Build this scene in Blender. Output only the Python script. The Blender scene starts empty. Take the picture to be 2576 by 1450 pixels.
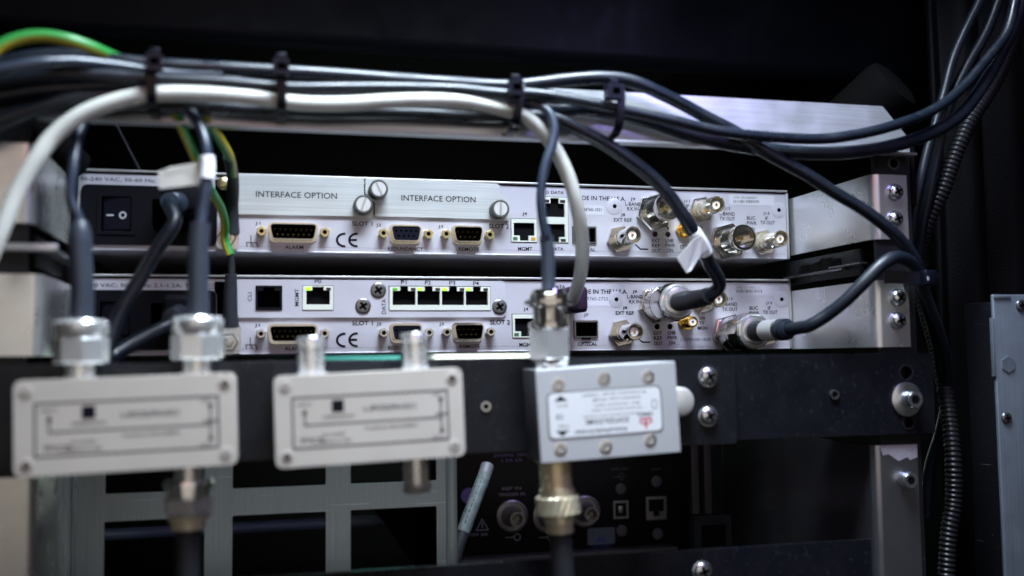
import bpy, math, random
from mathutils import Vector, Quaternion, Matrix
from mathutils.geometry import tessellate_polygon
random.seed(7)
R = math.radians
S = 0.001                                    # everything below is authored in millimetres
scene = bpy.context.scene
col = scene.collection

# ------------------------------------------------------------------ camera
FPX, YAW, PITCH, ROLL = 2541.92, 0.245217, 0.069726, -0.012347
CAM = Vector((-0.7515, -557.57, -69.663))
PX, PY = 1288.0, 725.0                       # photo centre in the 2576 x 1450 measuring frame
_fw = Vector((math.sin(YAW)*math.cos(PITCH), math.cos(YAW)*math.cos(PITCH), math.sin(PITCH)))
_r0 = Vector((math.cos(YAW), -math.sin(YAW), 0)); _u0 = _r0.cross(_fw)
_rt = _r0*math.cos(ROLL) + _u0*math.sin(ROLL); _up = _u0*math.cos(ROLL) - _r0*math.sin(ROLL)
cd = bpy.data.cameras.new('camera'); cam = bpy.data.objects.new('camera', cd); col.objects.link(cam)
cam.matrix_world = Matrix(((_rt.x, _up.x, -_fw.x, CAM.x*S), (_rt.y, _up.y, -_fw.y, CAM.y*S), (_rt.z, _up.z, -_fw.z, CAM.z*S), (0, 0, 0, 1)))
cd.sensor_width = 36; cd.lens = 36*FPX/2576; cd.clip_start = 0.01; cd.clip_end = 20
cd.dof.use_dof = True; cd.dof.focus_distance = 0.592; cd.dof.aperture_fstop = 3.6
scene.camera = cam
# ------------------------------------------------------------------ world and lamps
w = bpy.data.worlds.new('World'); scene.world = w; w.use_nodes = True
_n, _l = w.node_tree.nodes, w.node_tree.links      # dim room behind the camera: cool above, warm and darker below
_tc = _n.new('ShaderNodeTexCoord'); _sx = _n.new('ShaderNodeSeparateXYZ'); _mr = _n.new('ShaderNodeMapRange'); _rp = _n.new('ShaderNodeValToRGB')
_l.new(_tc.outputs['Generated'], _sx.inputs['Vector']); _l.new(_sx.outputs['Z'], _mr.inputs['Value']); _mr.inputs['From Min'].default_value = -1; _l.new(_mr.outputs['Result'], _rp.inputs['Fac'])
_rp.color_ramp.elements[0].color = (0.40, 0.35, 0.32, 1); _rp.color_ramp.elements[1].color = (0.86, 0.93, 1.0, 1); _l.new(_rp.outputs['Color'], _n['Background'].inputs['Color'])
_n['Background'].inputs['Strength'].default_value = 0.05
def lamp(name, loc, target, size, power, color, spread=180):
    d = bpy.data.lights.new(name, 'AREA'); d.shape = 'RECTANGLE'; d.size, d.size_y = size; d.energy = power; d.color = color; d.spread = R(spread)
    o = bpy.data.objects.new(name, d); col.objects.link(o); o.location = Vector(loc)*S
    o.rotation_euler = (Vector(target)-Vector(loc)).to_track_quat('-Z', 'Y').to_euler(); return o
lamp('ceiling_lamp', (130, -230, 380), (135, -105, -30), (0.26, 0.18), 4.8, (0.74, 0.87, 1.0), 105)
lamp('front_fill', (20, -1300, 140), (60, -60, -60), (1.4, 0.9), 2.3, (1.0, 0.90, 0.80))  # broad warm fill added behind the camera for room light on the fronts
lamp('violet_lamp', (330, -420, 210), (200, 0, -40), (0.05, 0.12), 0.34, (0.42, 0.34, 1.0))
lamp('pink_lamp', (-40, -430, 120), (220, 0, -20), (0.03, 0.10), 0.045, (1.0, 0.30, 0.40))
lamp('case_fill', (235, 500, -140), (235, 640, -60), (0.30, 0.05), 1.8, (0.92, 1.0, 0.95))  # added fill behind the modems, put there only to light the two cases
scene.view_settings.view_transform = 'Standard'; scene.view_settings.look = 'None'
scene.view_settings.exposure = 0.0; scene.view_settings.gamma = 1.0
scene.render.resolution_x = 1024; scene.render.resolution_y = 576
scene.cycles.max_bounces = 8

# ------------------------------------------------------------------ pixel -> place
def P(x, y, Y=0.0):
    d = _fw + _rt*((x-PX)/FPX) - _up*((y-PY)/FPX)
    return CAM + d*((Y-CAM.y)/d.y)
def crop(x0, y0, s):
    return lambda x, y: ((x0+x/s)*0.62891, (y0+y/s)*0.62891)
D = lambda x, y: (x, y)
C5 = crop(900, 680, 2.342); C6 = crop(900, 1080, 2.342); C7 = crop(2000, 700, 2.147); C8 = crop(2000, 1080, 2.147)
PITCHZ = 54.87

# ------------------------------------------------------------------ materials
MATS = {}
def mat(name, base, metal=0.0, rough=0.5, brush=None, spots=0.0, spot_col=(0.4, 0.4, 0.4), bump=0.0, bscale=900, scratch=0.0, emit=None, coat=0.0, spec=0.5, rvar=0.0, aniso=0.0, vary=0.0, vscale=60):
    m = bpy.data.materials.new(name); m.use_nodes = True; nt = m.node_tree; N = nt.nodes; L = nt.links
    b = N['Principled BSDF']; b.inputs['Metallic'].default_value = metal; b.inputs['Roughness'].default_value = rough
    b.inputs['Specular IOR Level'].default_value = spec; b.inputs['Coat Weight'].default_value = coat
    if emit: b.inputs['Emission Color'].default_value = (*emit[0], 1); b.inputs['Emission Strength'].default_value = emit[1]
    tc = N.new('ShaderNodeTexCoord')
    def noise(scale, vec=None, detail=4):
        n = N.new('ShaderNodeTexNoise'); n.inputs['Scale'].default_value = scale; n.inputs['Detail'].default_value = detail
        if vec is None: L.new(tc.outputs['Object'], n.inputs['Vector'])
        else:
            mp = N.new('ShaderNodeMapping'); mp.inputs['Scale'].default_value = vec; L.new(tc.outputs['Object'], mp.inputs['Vector']); L.new(mp.outputs['Vector'], n.inputs['Vector'])
        return n.outputs['Fac']
    def ramp(src, a, c, lo=(0, 0, 0), hi=(1, 1, 1)):
        r = N.new('ShaderNodeValToRGB'); r.color_ramp.elements[0].position = a; r.color_ramp.elements[1].position = c
        r.color_ramp.elements[0].color = (*lo, 1); r.color_ramp.elements[1].color = (*hi, 1); L.new(src, r.inputs['Fac']); return r.outputs['Color']
    def mix(fac, A, B, mode='MIX'):
        x = N.new('ShaderNodeMix'); x.data_type = 'RGBA'; x.blend_type = mode
        for i, v in ((0, fac), (6, A), (7, B)):
            if hasattr(v, 'is_linked'): L.new(v, x.inputs[i])
            else: x.inputs[i].default_value = v if i == 0 else (*v, 1)
        return x.outputs[2]
    c = None; base = tuple(base)
    def cur(): return c if c is not None else base
    if brush:
        n = noise(1.0, brush, 3); k = ramp(n, 0.3, 0.7, (0.86,)*3, (1.08,)*3); c = mix(1.0, cur(), k, 'MULTIPLY')
    if vary:
        k = ramp(noise(vscale, None, 5), 0.25, 0.75, (1-vary,)*3, (1+vary*0.5,)*3); c = mix(1.0, cur(), k, 'MULTIPLY')
    if spots:
        k = ramp(noise(420, None, 6), 0.60, 0.76, (0,)*3, (spots,)*3); c = mix(k, cur(), spot_col)
    h = None
    if scratch:
        wv = noise(1.0, (25, 900, 900), 2); wv2 = noise(1.0, (800, 30, 650), 2)
        a = ramp(wv, 0.70, 0.74, (0,)*3, (scratch,)*3); b2 = ramp(wv2, 0.72, 0.755, (0,)*3, (scratch,)*3)
        f = mix(1.0, a, b2, 'ADD'); c = mix(f, cur(), (0.75, 0.76, 0.8))
    if c is None: b.inputs['Base Color'].default_value = (*base, 1)
    else: L.new(c, b.inputs['Base Color'])
    if rvar:
        mr = N.new('ShaderNodeMapRange'); L.new(noise(70, None, 6), mr.inputs['Value']); mr.inputs['From Min'].default_value = .3; mr.inputs['From Max'].default_value = .7
        mr.inputs['To Min'].default_value = max(0.02, rough-rvar); mr.inputs['To Max'].default_value = rough+rvar; L.new(mr.outputs['Result'], b.inputs['Roughness'])
    if bump:
        bp = N.new('ShaderNodeBump'); bp.inputs['Strength'].default_value = bump; bp.inputs['Distance'].default_value = 0.0003
        L.new(noise(bscale, brush if brush else None, 3) if not brush else noise(1.0, brush, 3), bp.inputs['Height']); L.new(bp.outputs['Normal'], b.inputs['Normal'])
    MATS[name] = m; return m
BR = (14, 1500, 1500)
mat('panel', (0.43, 0.41, 0.46), 0.30, 0.42, bump=0.10, bscale=1800, vary=0.12, vscale=22, spots=0.10, spot_col=(0.25, 0.23, 0.24), rvar=0.10)
mat('panel_brushed', (0.47, 0.475, 0.475), 0.45, 0.40, brush=BR, bump=0.25, rvar=0.05)
mat('chassis', (0.42, 0.41, 0.41), 0.65, 0.42, rvar=0.08, vary=0.08)
mat('aluminium', (0.60, 0.62, 0.66), 0.75, 0.34, brush=BR, bump=0.25, scratch=0.45, vary=0.12, vscale=35, rvar=0.07)
mat('bracket_steel', (0.72, 0.72, 0.74), 0.88, 0.30, spots=0.12, spot_col=(0.35, 0.34, 0.32), scratch=0.45, rvar=0.05, vary=0.07, vscale=45)
mat('dark_steel', (0.30, 0.30, 0.33), 0.95, 0.24, scratch=0.6, rvar=0.1)
mat('nickel', (0.72, 0.70, 0.66), 1.0, 0.16, rvar=0.06, vary=0.08)
mat('nickel_bright', (0.84, 0.83, 0.80), 1.0, 0.13, rvar=0.05)
mat('port_frame', (0.66, 0.68, 0.62), 0.45, 0.38, rvar=0.06)
mat('port_satin', (0.80, 0.79, 0.77), 0.85, 0.26, rvar=0.06)
mat('nickel_warm', (0.74, 0.69, 0.57), 0.9, 0.24, rvar=0.06)
mat('gold', (0.95, 0.62, 0.16), 1.0, 0.22)
mat('gold_pale', (0.80, 0.68, 0.36), 1.0, 0.28)
mat('pin_gold', (0.22, 0.15, 0.05), 0.9, 0.35)
mat('zinc', (0.70, 0.74, 0.80), 1.0, 0.24, rvar=0.06, vary=0.1)
mat('black_plastic', (0.004, 0.004, 0.006), rough=0.5, spec=0.06, bump=0.1)
mat('switch_plastic', (0.004, 0.004, 0.008), rough=0.42, spec=0.08)
mat('socket_dark', (0.003, 0.003, 0.0035), rough=0.7, spec=0.04)
mat('insert_blue', (0.006, 0.006, 0.011), rough=0.7, spec=0.03)
mat('knurl', (0.09, 0.09, 0.085), 0.6, 0.45, bump=0.3)
mat('screw_dark', (0.20, 0.20, 0.20), 0.9, 0.28)
mat('powder_black', (0.005, 0.0053, 0.008), rough=0.28, spec=0.24, bump=0.25, bscale=1400, spots=0.08, spot_col=(0.16, 0.16, 0.19), rvar=0.12)
mat('powder_worn', (0.006, 0.0065, 0.009), rough=0.32, spec=0.24, bump=0.25, bscale=1400, spots=0.08, spot_col=(0.15, 0.15, 0.17), rvar=0.12)
mat('rail_black', (0.010, 0.010, 0.013), spec=0.28, metal=0.0, rough=0.4, scratch=0.12)
mat('cable_black', (0.005, 0.008, 0.014), 0, 0.36, spec=0.45, spots=0.16, spot_col=(0.09, 0.09, 0.095), bump=0.3, bscale=220, rvar=0.14)  # blue cast of the overhead light is mixed into the black
mat('cable_dark', (0.005, 0.007, 0.011), 0, 0.42, spec=0.22, spots=0.08, spot_col=(0.08, 0.08, 0.08), bump=0.15, bscale=350, rvar=0.08)
mat('cable_slate', (0.014, 0.022, 0.038), 0, 0.34, spec=0.55, spots=0.12, spot_col=(0.11, 0.12, 0.13), bump=0.15, bscale=350, rvar=0.10)
mat('cable_white', (0.44, 0.435, 0.395), 0, 0.45, spec=0.4, vary=0.06, vscale=40, bump=0.1, bscale=300, spots=0.12, spot_col=(0.30, 0.27, 0.22))
mat('heat_shrink', (0.020, 0.021, 0.026), spec=0.28, metal=0, rough=0.5, bump=0.4, bscale=260, spots=0.15, spot_col=(0.12, 0.12, 0.12))
mat('boot_slate', (0.026, 0.031, 0.045), 0, 0.38, bump=0.3, bscale=260)
mat('tie_black', (0.002, 0.003, 0.007), 0, 0.32, spec=0.22)
mat('conduit_black', (0.010, 0.010, 0.012), spec=0.28, metal=0, rough=0.33)
mat('angle_steel', (0.34, 0.34, 0.38), 0.95, 0.22, scratch=0.35, rvar=0.03)
mat('thumb_face', (0.52, 0.49, 0.48), 0.3, 0.42, brush=(1500, 1500, 30), bump=0.2)
mat('plug_satin', (0.74, 0.74, 0.73), 0.75, 0.24, rvar=0.06)
mat('screw_satin', (0.55, 0.52, 0.49), 0.5, 0.32)
mat('brass_plug', (0.90, 0.82, 0.60), 0.7, 0.26, rvar=0.06)
mat('filed', (0.62, 0.58, 0.68), 0.6, 0.35, brush=(900, 900, 500), bump=0.6)  # bare filed metal, with the violet reflection put into its base colour
mat('bracket_pale', (0.72, 0.72, 0.70), 0.82, 0.30, spots=0.1, spot_col=(0.35, 0.34, 0.32), rvar=0.06, vary=0.08, vscale=45)
mat('label_silver', (0.60, 0.60, 0.61), 0, 0.5)
mat('label_white', (0.80, 0.80, 0.80), 0, 0.5, vary=0.03)
mat('label_cream', (0.55, 0.52, 0.47), 0, 0.6)
mat('label_grey', (0.42, 0.40, 0.46), 0, 0.45)
mat('label_clear', (0.46, 0.45, 0.485), 0.1, 0.40)
mat('label_blue', (0.13, 0.15, 0.155), 0, 0.6, vary=0.5, vscale=260)
mat('ink', (0.006, 0.006, 0.010), rough=0.7, spec=0.08)
mat('ink_soft', (0.06, 0.057, 0.066), rough=0.7, spec=0.1)
mat('ink_grey', (0.15, 0.145, 0.145), rough=0.7, spec=0.1)
mat('ink_white', (0.42, 0.42, 0.45), 0, 0.5)
mat('ink_violet', (0.30, 0.24, 0.55), 0, 0.5)
mat('ink_red', (0.42, 0.03, 0.05), 0, 0.6)
mat('ink_blue', (0.05, 0.12, 0.42), 0, 0.5)
mat('lid_silver', (0.58, 0.54, 0.49), 0.30, 0.36, bump=0.14, bscale=1500, vary=0.10, vscale=30, rvar=0.10)
mat('box_silver', (0.52, 0.50, 0.48), 0.35, 0.40, bump=0.1)
mat('arrester_silver', (0.48, 0.49, 0.51), 0.40, 0.36, bump=0.1, bscale=2200, rvar=0.05)
mat('arrester_side', (0.055, 0.055, 0.06), 0.4, 0.42)
mat('lattice', (0.18, 0.187, 0.182), 0.45, 0.42, brush=(1100, 1100, 18), bump=0.2, scratch=0.2, rvar=0.08)
mat('led_green', (0.15, 0.55, 0.02), 0, 0.4, emit=((0.42, 1.0, 0.02), 1.5))
mat('led_green_dim', (0.05, 0.20, 0.02), 0, 0.4, emit=((0.20, 0.75, 0.05), 0.35))
mat('led_dark', (0.02, 0.016, 0.014), 0, 0.3)
mat('led_amber', (0.42, 0.22, 0.03), 0, 0.3)
mat('led_jade', (0.04, 0.10, 0.05), 0, 0.3)
mat('lens_brown', (0.045, 0.026, 0.02), 0, 0.35)
mat('plug_violet', (0.026, 0.010, 0.032), 0, 0.45, spec=0.3)
mat('white_plastic', (0.74, 0.73, 0.72), 0, 0.45)
mat('ptfe', (0.78, 0.72, 0.72), 0, 0.4)
mat('instrument_black', (0.006, 0.006, 0.008), spec=0.28, metal=0, rough=0.45)
mat('instrument_grey', (0.16, 0.155, 0.165), spec=0.28, metal=0.2, rough=0.5)
mat('dull_metal', (0.46, 0.45, 0.43), 0.8, 0.36)
mat('cabinet', (0.0008, 0.0008, 0.001), rough=0.8, spec=0.05)
mat('vinyl', (0.001, 0.0014, 0.0024), rough=0.36, spec=0.05, bump=0.5, bscale=45, rvar=0.10)
mat('lining', (0.002, 0.002, 0.0026), rough=0.6, spec=0.06, bump=0.9, bscale=700)
mat('foam', (0.0025, 0.0025, 0.0025), rough=0.85, spec=0.05, bump=0.8, bscale=600)
mat('teal', (0.015, 0.17, 0.16), 0, 0.5, vary=0.15, vscale=25)
mat('pale', (0.80, 0.86, 0.80), 0, 0.6)
mat('blue_pipe', (0.20, 0.28, 0.38), 0.2, 0.4)
mat('strut', (0.06, 0.05, 0.05), 0.2, 0.5)
mat('box_alu', (0.22, 0.26, 0.32), 0.7, 0.40, brush=(900, 900, 12), scratch=0.2, rvar=0.08)
def stripe_mat():
    m = bpy.data.materials.new('earth_stripe'); m.use_nodes = True; N = m.node_tree.nodes; L = m.node_tree.links; b = N['Principled BSDF']; b.inputs['Roughness'].default_value = 0.38
    uv = N.new('ShaderNodeUVMap'); sx = N.new('ShaderNodeSeparateXYZ'); L.new(uv.outputs['UV'], sx.inputs['Vector'])
    r = N.new('ShaderNodeValToRGB'); r.color_ramp.interpolation = 'CONSTANT'; e = r.color_ramp.elements
    e[0].position = 0; e[0].color = (0.02, 0.20, 0.035, 1); e[1].position = 0.06; e[1].color = (0.42, 0.36, 0.02, 1)
    x = e.new(0.34); x.color = (0.02, 0.20, 0.035, 1); L.new(sx.outputs['X'], r.inputs['Fac']); L.new(r.outputs['Color'], b.inputs['Base Color']); MATS['earth_stripe'] = m
stripe_mat()

# ------------------------------------------------------------------ object helpers
W = {}; RW = {}                              # reference point (mm) and turn of every parent
def tag(o, label=None, cat=None, group=None, kind=None):
    for k, v in (('label', label), ('category', cat), ('group', group), ('kind', kind)):
        if v: o[k] = v
    return o
def thing(name, base, label, cat, group=None, rot=None):
    o = bpy.data.objects.new(name, None); col.objects.link(o); o.empty_display_size = 0.01
    o.location = Vector(base)*S; W[o] = Vector(base)
    if rot is not None: o.rotation_euler = rot; W[o] = Vector((0, 0, 0))
    return tag(o, label, cat, group)
def link(name, me, m, parent, origin, label=None):
    o = bpy.data.objects.new(name, me); col.objects.link(o); origin = Vector(origin)
    if m and not me.materials: me.materials.append(MATS[m])
    if parent is not None:
        o.parent = parent; o.location = (RW.get(parent, Quaternion()).inverted() @ (origin-W[parent]))*S
        if parent in RW: o.rotation_mode = 'QUATERNION'; o.rotation_quaternion = RW[parent].inverted()
    else: o.location = origin*S
    W[o] = origin
    if label: o['label'] = label
    return o
def mesh(name, V, F, smooth=True, ang=35, uv=None):
    me = bpy.data.meshes.new(name); me.from_pydata([tuple(Vector(v)*S) for v in V], [], F); me.validate(); me.update()
    import bmesh
    bm = bmesh.new(); bm.from_mesh(me); bmesh.ops.recalc_face_normals(bm, faces=bm.faces); bm.to_mesh(me); bm.free()
    if smooth: me.shade_smooth(); me.set_sharp_from_angle(angle=R(ang))
    return me
def mk(name, V, F, m, parent, smooth=True, ang=35, origin=None, label=None):
    V = [Vector(v) for v in V]
    if origin is None:
        origin = Vector([(min(v[i] for v in V)+max(v[i] for v in V))/2 for i in range(3)])
    return link(name, mesh(name, [v-origin for v in V], F, smooth, ang), m, parent, origin, label)
def box(name, x, y, z, m, parent, bev=0.4, seg=2, label=None):
    import bmesh
    c = Vector(((x[0]+x[1])/2, (y[0]+y[1])/2, (z[0]+z[1])/2)); s = Vector((abs(x[1]-x[0]), abs(y[1]-y[0]), abs(z[1]-z[0])))
    bm = bmesh.new(); bmesh.ops.create_cube(bm, size=1); bmesh.ops.scale(bm, vec=s*S, verts=bm.verts)
    bev = min(bev, min(s)*0.45)
    if bev > 0: bmesh.ops.bevel(bm, geom=list(bm.edges), offset=bev*S, segments=seg, affect='EDGES', profile=0.5)
    me = bpy.data.meshes.new(name); bm.to_mesh(me); bm.free()
    if bev > 0 and seg > 1: me.shade_smooth(); me.set_sharp_from_angle(angle=R(40))
    return link(name, me, m, parent, c, label)
def bev(o, w_, seg=3):
    md = o.modifiers.new('bevel', 'BEVEL'); md.width = w_*S; md.segments = seg; md.limit_method = 'ANGLE'; md.angle_limit = R(50); md.harden_normals = False; return o
CACHE = {}
def lathe_mesh(key, prof, n, phase=0.0, closed=True, flat=False):
    if key in CACHE: return CACHE[key]
    V = []; F = []
    for a, r in prof:
        for i in range(n):
            t = 2*math.pi*i/n+phase; V.append((r*math.cos(t), -a, r*math.sin(t)))
    for j in range(len(prof)-1):
        for i in range(n):
            F.append((j*n+i, j*n+(i+1) % n, (j+1)*n+(i+1) % n, (j+1)*n+i))
    F.append(tuple(range(n))); F.append(tuple(range((len(prof)-1)*n, len(prof)*n)))
    me = mesh('lathe', V, F, not flat, 38); CACHE[key] = me; return me
def lathe(name, key, prof, n, pos, m, parent, dirv=(0, -1, 0), phase=0.0, flat=False, label=None):
    me = lathe_mesh((key, m), prof, n, phase, True, flat)
    o = link(name, me, m, parent, pos, label)
    d = Vector(dirv).normalized()
    if (d-Vector((0, -1, 0))).length > 1e-4:
        q = Vector((0, -1, 0)).rotation_difference(d); RW[o] = q
        o.rotation_mode = 'QUATERNION'; o.rotation_quaternion = (RW[parent].inverted() @ q) if parent in RW else q
    return o
def rpoly(pts, r, n=4):
    out = []; k = len(pts)
    for i in range(k):
        p = Vector(pts[i]).to_2d() if len(pts[i]) > 2 else Vector(pts[i]); a = Vector(pts[i-1]); b = Vector(pts[(i+1) % k])
        ri = r[i] if isinstance(r, (list, tuple)) else r
        if ri <= 0: out.append((p.x, p.y)); continue
        u = (a-p).normalized(); v = (b-p).normalized(); ang = u.angle(v); t = min(ri/math.tan(ang/2), (a-p).length*0.49, (b-p).length*0.49)
        p0 = p+u*t; p1 = p+v*t
        for j in range(n+1):
            s = j/n; q = p0*(1-s)**2+p*2*s*(1-s)+p1*s**2; out.append((q.x, q.y))
    return out
def rect(x0, x1, z0, z1): return [(x0, z0), (x1, z0), (x1, z1), (x0, z1)]
def circ(x, z, r, n=18): return [(x+r*math.cos(2*math.pi*i/n), z+r*math.sin(2*math.pi*i/n)) for i in range(n)]
def plate(name, outer, holes, y0, y1, m, parent, label=None, ang=35):
    loops = [outer]+list(holes); V = []; F = []; tri = tessellate_polygon([[Vector((a, b, 0)) for a, b in lp] for lp in loops])
    flat = [p for lp in loops for p in lp]; n = len(flat)
    V = [(a, y0, b) for a, b in flat]+[(a, y1, b) for a, b in flat]
    F = [tuple(t) for t in tri]+[tuple(i+n for i in reversed(t)) for t in tri]
    o = 0
    for lp in loops:
        k = len(lp)
        for i in range(k): F.append((o+i, o+(i+1) % k, n+o+(i+1) % k, n+o+i))
        o += k
    return mk(name, V, F, m, parent, True, ang, label=label)
def cavity(name, poly, y0, y1, m, parent):
    k = len(poly); V = [(a, y0, b) for a, b in poly]+[(a, y1, b) for a, b in poly]
    F = [(i, (i+1) % k, k+(i+1) % k, k+i) for i in range(k)]+[tuple(range(k, 2*k))]
    return mk(name, V, F, m, parent, False)
def smooth_path(pts, n=8):
    pts = [Vector(p) for p in pts]; out = []
    q = [pts[0]*2-pts[1]]+pts+[pts[-1]*2-pts[-2]]
    for i in range(1, len(q)-2):
        p0, p1, p2, p3 = q[i-1:i+3]
        t0 = 0; t1 = t0+max((p1-p0).length, 1e-6)**0.5; t2 = t1+max((p2-p1).length, 1e-6)**0.5; t3 = t2+max((p3-p2).length, 1e-6)**0.5
        for j in range(n):
            t = t1+(t2-t1)*j/n
            A1 = p0*((t1-t)/(t1-t0))+p1*((t-t0)/(t1-t0)); A2 = p1*((t2-t)/(t2-t1))+p2*((t-t1)/(t2-t1)); A3 = p2*((t3-t)/(t3-t2))+p3*((t-t2)/(t3-t2))
            B1 = A1*((t2-t)/(t2-t0))+A2*((t-t0)/(t2-t0)); B2 = A2*((t3-t)/(t3-t1))+A3*((t-t1)/(t3-t1))
            out.append(B1*((t2-t)/(t2-t1))+B2*((t-t1)/(t2-t1)))
    out.append(pts[-1]); return out
def sweep(path, rad, n=16, ref=(0, -1, 0)):
    L = len(path); V = []; F = []; UV = []; up = Vector(ref)
    for i, p in enumerate(path):
        t = (path[min(i+1, L-1)]-path[max(i-1, 0)]).normalized(); 
        if (up-t*up.dot(t)).length < 0.05: up = Vector((0.3, 0.1, 1))
        up = (up-t*up.dot(t)).normalized(); s = t.cross(up)
        r = rad(i/(L-1)) if callable(rad) else rad
        for k in range(n):
            a = 2*math.pi*k/n; V.append(p+(up*math.cos(a)+s*math.sin(a))*r)
    for i in range(L-1):
        for k in range(n): F.append((i*n+k, i*n+(k+1) % n, (i+1)*n+(k+1) % n, (i+1)*n+k))
    F.append(tuple(range(n))); F.append(tuple(range((L-1)*n, L*n)))
    return V, F
def tube(name, pts, rad, m, parent=None, n=16, sub=8, label=None, raw=False, origin=None, uv=False):
    path = [Vector(p) for p in pts] if raw else smooth_path(pts, sub)
    V, F = sweep(path, rad, n)
    o = mk(name, V, F, m, parent, True, 50, origin=origin, label=label)
    if uv:
        me = o.data; ul = me.uv_layers.new(name='UVMap')
        for pl in me.polygons:
            ks = [me.loops[li].vertex_index % n for li in pl.loop_indices]
            wrap = (0 in ks) and (n-1 in ks)
            for li in pl.loop_indices:
                vi = me.loops[li].vertex_index; k = vi % n; u = (k if not (wrap and k == 0) else n)/n
                ul.data[li].uv = (u, (vi//n)/len(path))
    return o
def stroke(name, lines, wd, Y, m, parent, closed=False):
    V = []; F = []
    for ln in lines:
        pts = [Vector(p) for p in ln]
        for a, b in zip(pts[:-1], pts[1:]):
            d = (b-a).normalized(); nrm = Vector((-d.y, d.x))*wd/2; e = d*wd/2; a2 = a-e; b2 = b+e; i = len(V)
            for q in (a2+nrm, a2-nrm, b2-nrm, b2+nrm): V.append((q.x, Y, q.y))
            F.append((i, i+1, i+2, i+3))
    # lift each quad a hair so crossing strokes never share a plane
    V = [(v[0], v[1]-0.002*(i//4), v[2]) for i, v in enumerate(V)]
    return mk(name, V, F, m, parent, False)
TXT = {}
def text(body, c, wd, ht, Y, m, parent, rot=0.0, bold=0.0, name='lettering'):
    key = (body, bold)
    if key not in TXT:
        cu = bpy.data.curves.new('t', 'FONT'); cu.body = body; cu.resolution_u = 3; cu.offset = bold; cu.space_character = 1.02
        ob = bpy.data.objects.new('t', cu); col.objects.link(ob); bpy.context.view_layer.update()
        me = ob.to_mesh(); V = [v.co.copy() for v in me.vertices]; F = [tuple(p.vertices) for p in me.polygons]; ob.to_mesh_clear()
        bpy.data.objects.remove(ob); bpy.data.curves.remove(cu)
        TXT[key] = (V, F)
    V, F = TXT[key]; x0 = min(v.x for v in V); x1 = max(v.x for v in V); y0 = min(v.y for v in V); y1 = max(v.y for v in V)
    cs, sn = math.cos(rot), math.sin(rot); out = []
    for v in V:
        a = (v.x-(x0+x1)/2)/(x1-x0)*wd; b = (v.y-(y0+y1)/2)/(y1-y0)*ht
        out.append((c[0]+a*cs-b*sn, Y, c[1]+a*sn+b*cs))
    return mk(name, out, F, m, parent, False)
def phillips(name, key, pos, r, m, parent, h=2.2, washer=True, dirv=(0, -1, 0), rot=0.4):
    prof = []
    if washer: prof += [(0, r*1.12), (0.5, r*1.12), (0.5, r*1.0), (0.9, r*1.0)]
    else: prof += [(0, r)]
    b = prof[-1][0]
    for i in range(7):
        t = i/6*math.pi/2; prof.append((b+0.5+h*0.8*math.sin(t), max(r*math.cos(t)**0.6, r*0.02)))
    o = lathe(name, ('ph', key, r, washer, h), prof, 24, pos, m, parent, dirv)
    top = b+0.5+h*0.8; V = []; F = []
    for a in (rot, rot+math.pi/2):
        u = Vector((math.cos(a), 0, math.sin(a))); v = Vector((-math.sin(a), 0, math.cos(a))); i = len(V)
        for du, dv in ((-1, -1), (1, -1), (1, 1), (-1, 1)):
            for yy in (0.12, -0.9): V.append(Vector(pos)+u*du*r*0.58+v*dv*r*0.17+Vector((0, -(top-abs(0)+0.0)-(-yy if yy < 0 else yy)*0.15 if yy > 0 else -(top-0.9), 0)))
        F += [(i, i+2, i+4, i+6), (i+1, i+3, i+5, i+7), (i, i+1, i+3, i+2), (i+2, i+3, i+5, i+4), (i+4, i+5, i+7, i+6), (i+6, i+7, i+1, i)]
    if len({n.name for n in [o]}) and dirv == (0, -1, 0): mk('cross_recess', V, F, 'socket_dark', o, False)
    return o

# ================================================================== SETTING
def struct(name, x, y, z, m):
    o = box(name, x, y, z, m, None, 0.0); o['kind'] = 'structure'; return o
struct('cabinet_back', (-400, 700), (760, 770), (-420, 400), 'cabinet')
struct('cabinet_side', (470, 480), (-130, 760), (-420, 400), 'cabinet')
struct('cabinet_side', (-300, -290), (-60, 760), (-420, 400), 'cabinet')
struct('cabinet_roof', (-300, 480), (-130, 760), (260, 270), 'cabinet')
struct('cabinet_floor', (-300, 480), (-130, 760), (-330, -320), 'cabinet')

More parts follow.
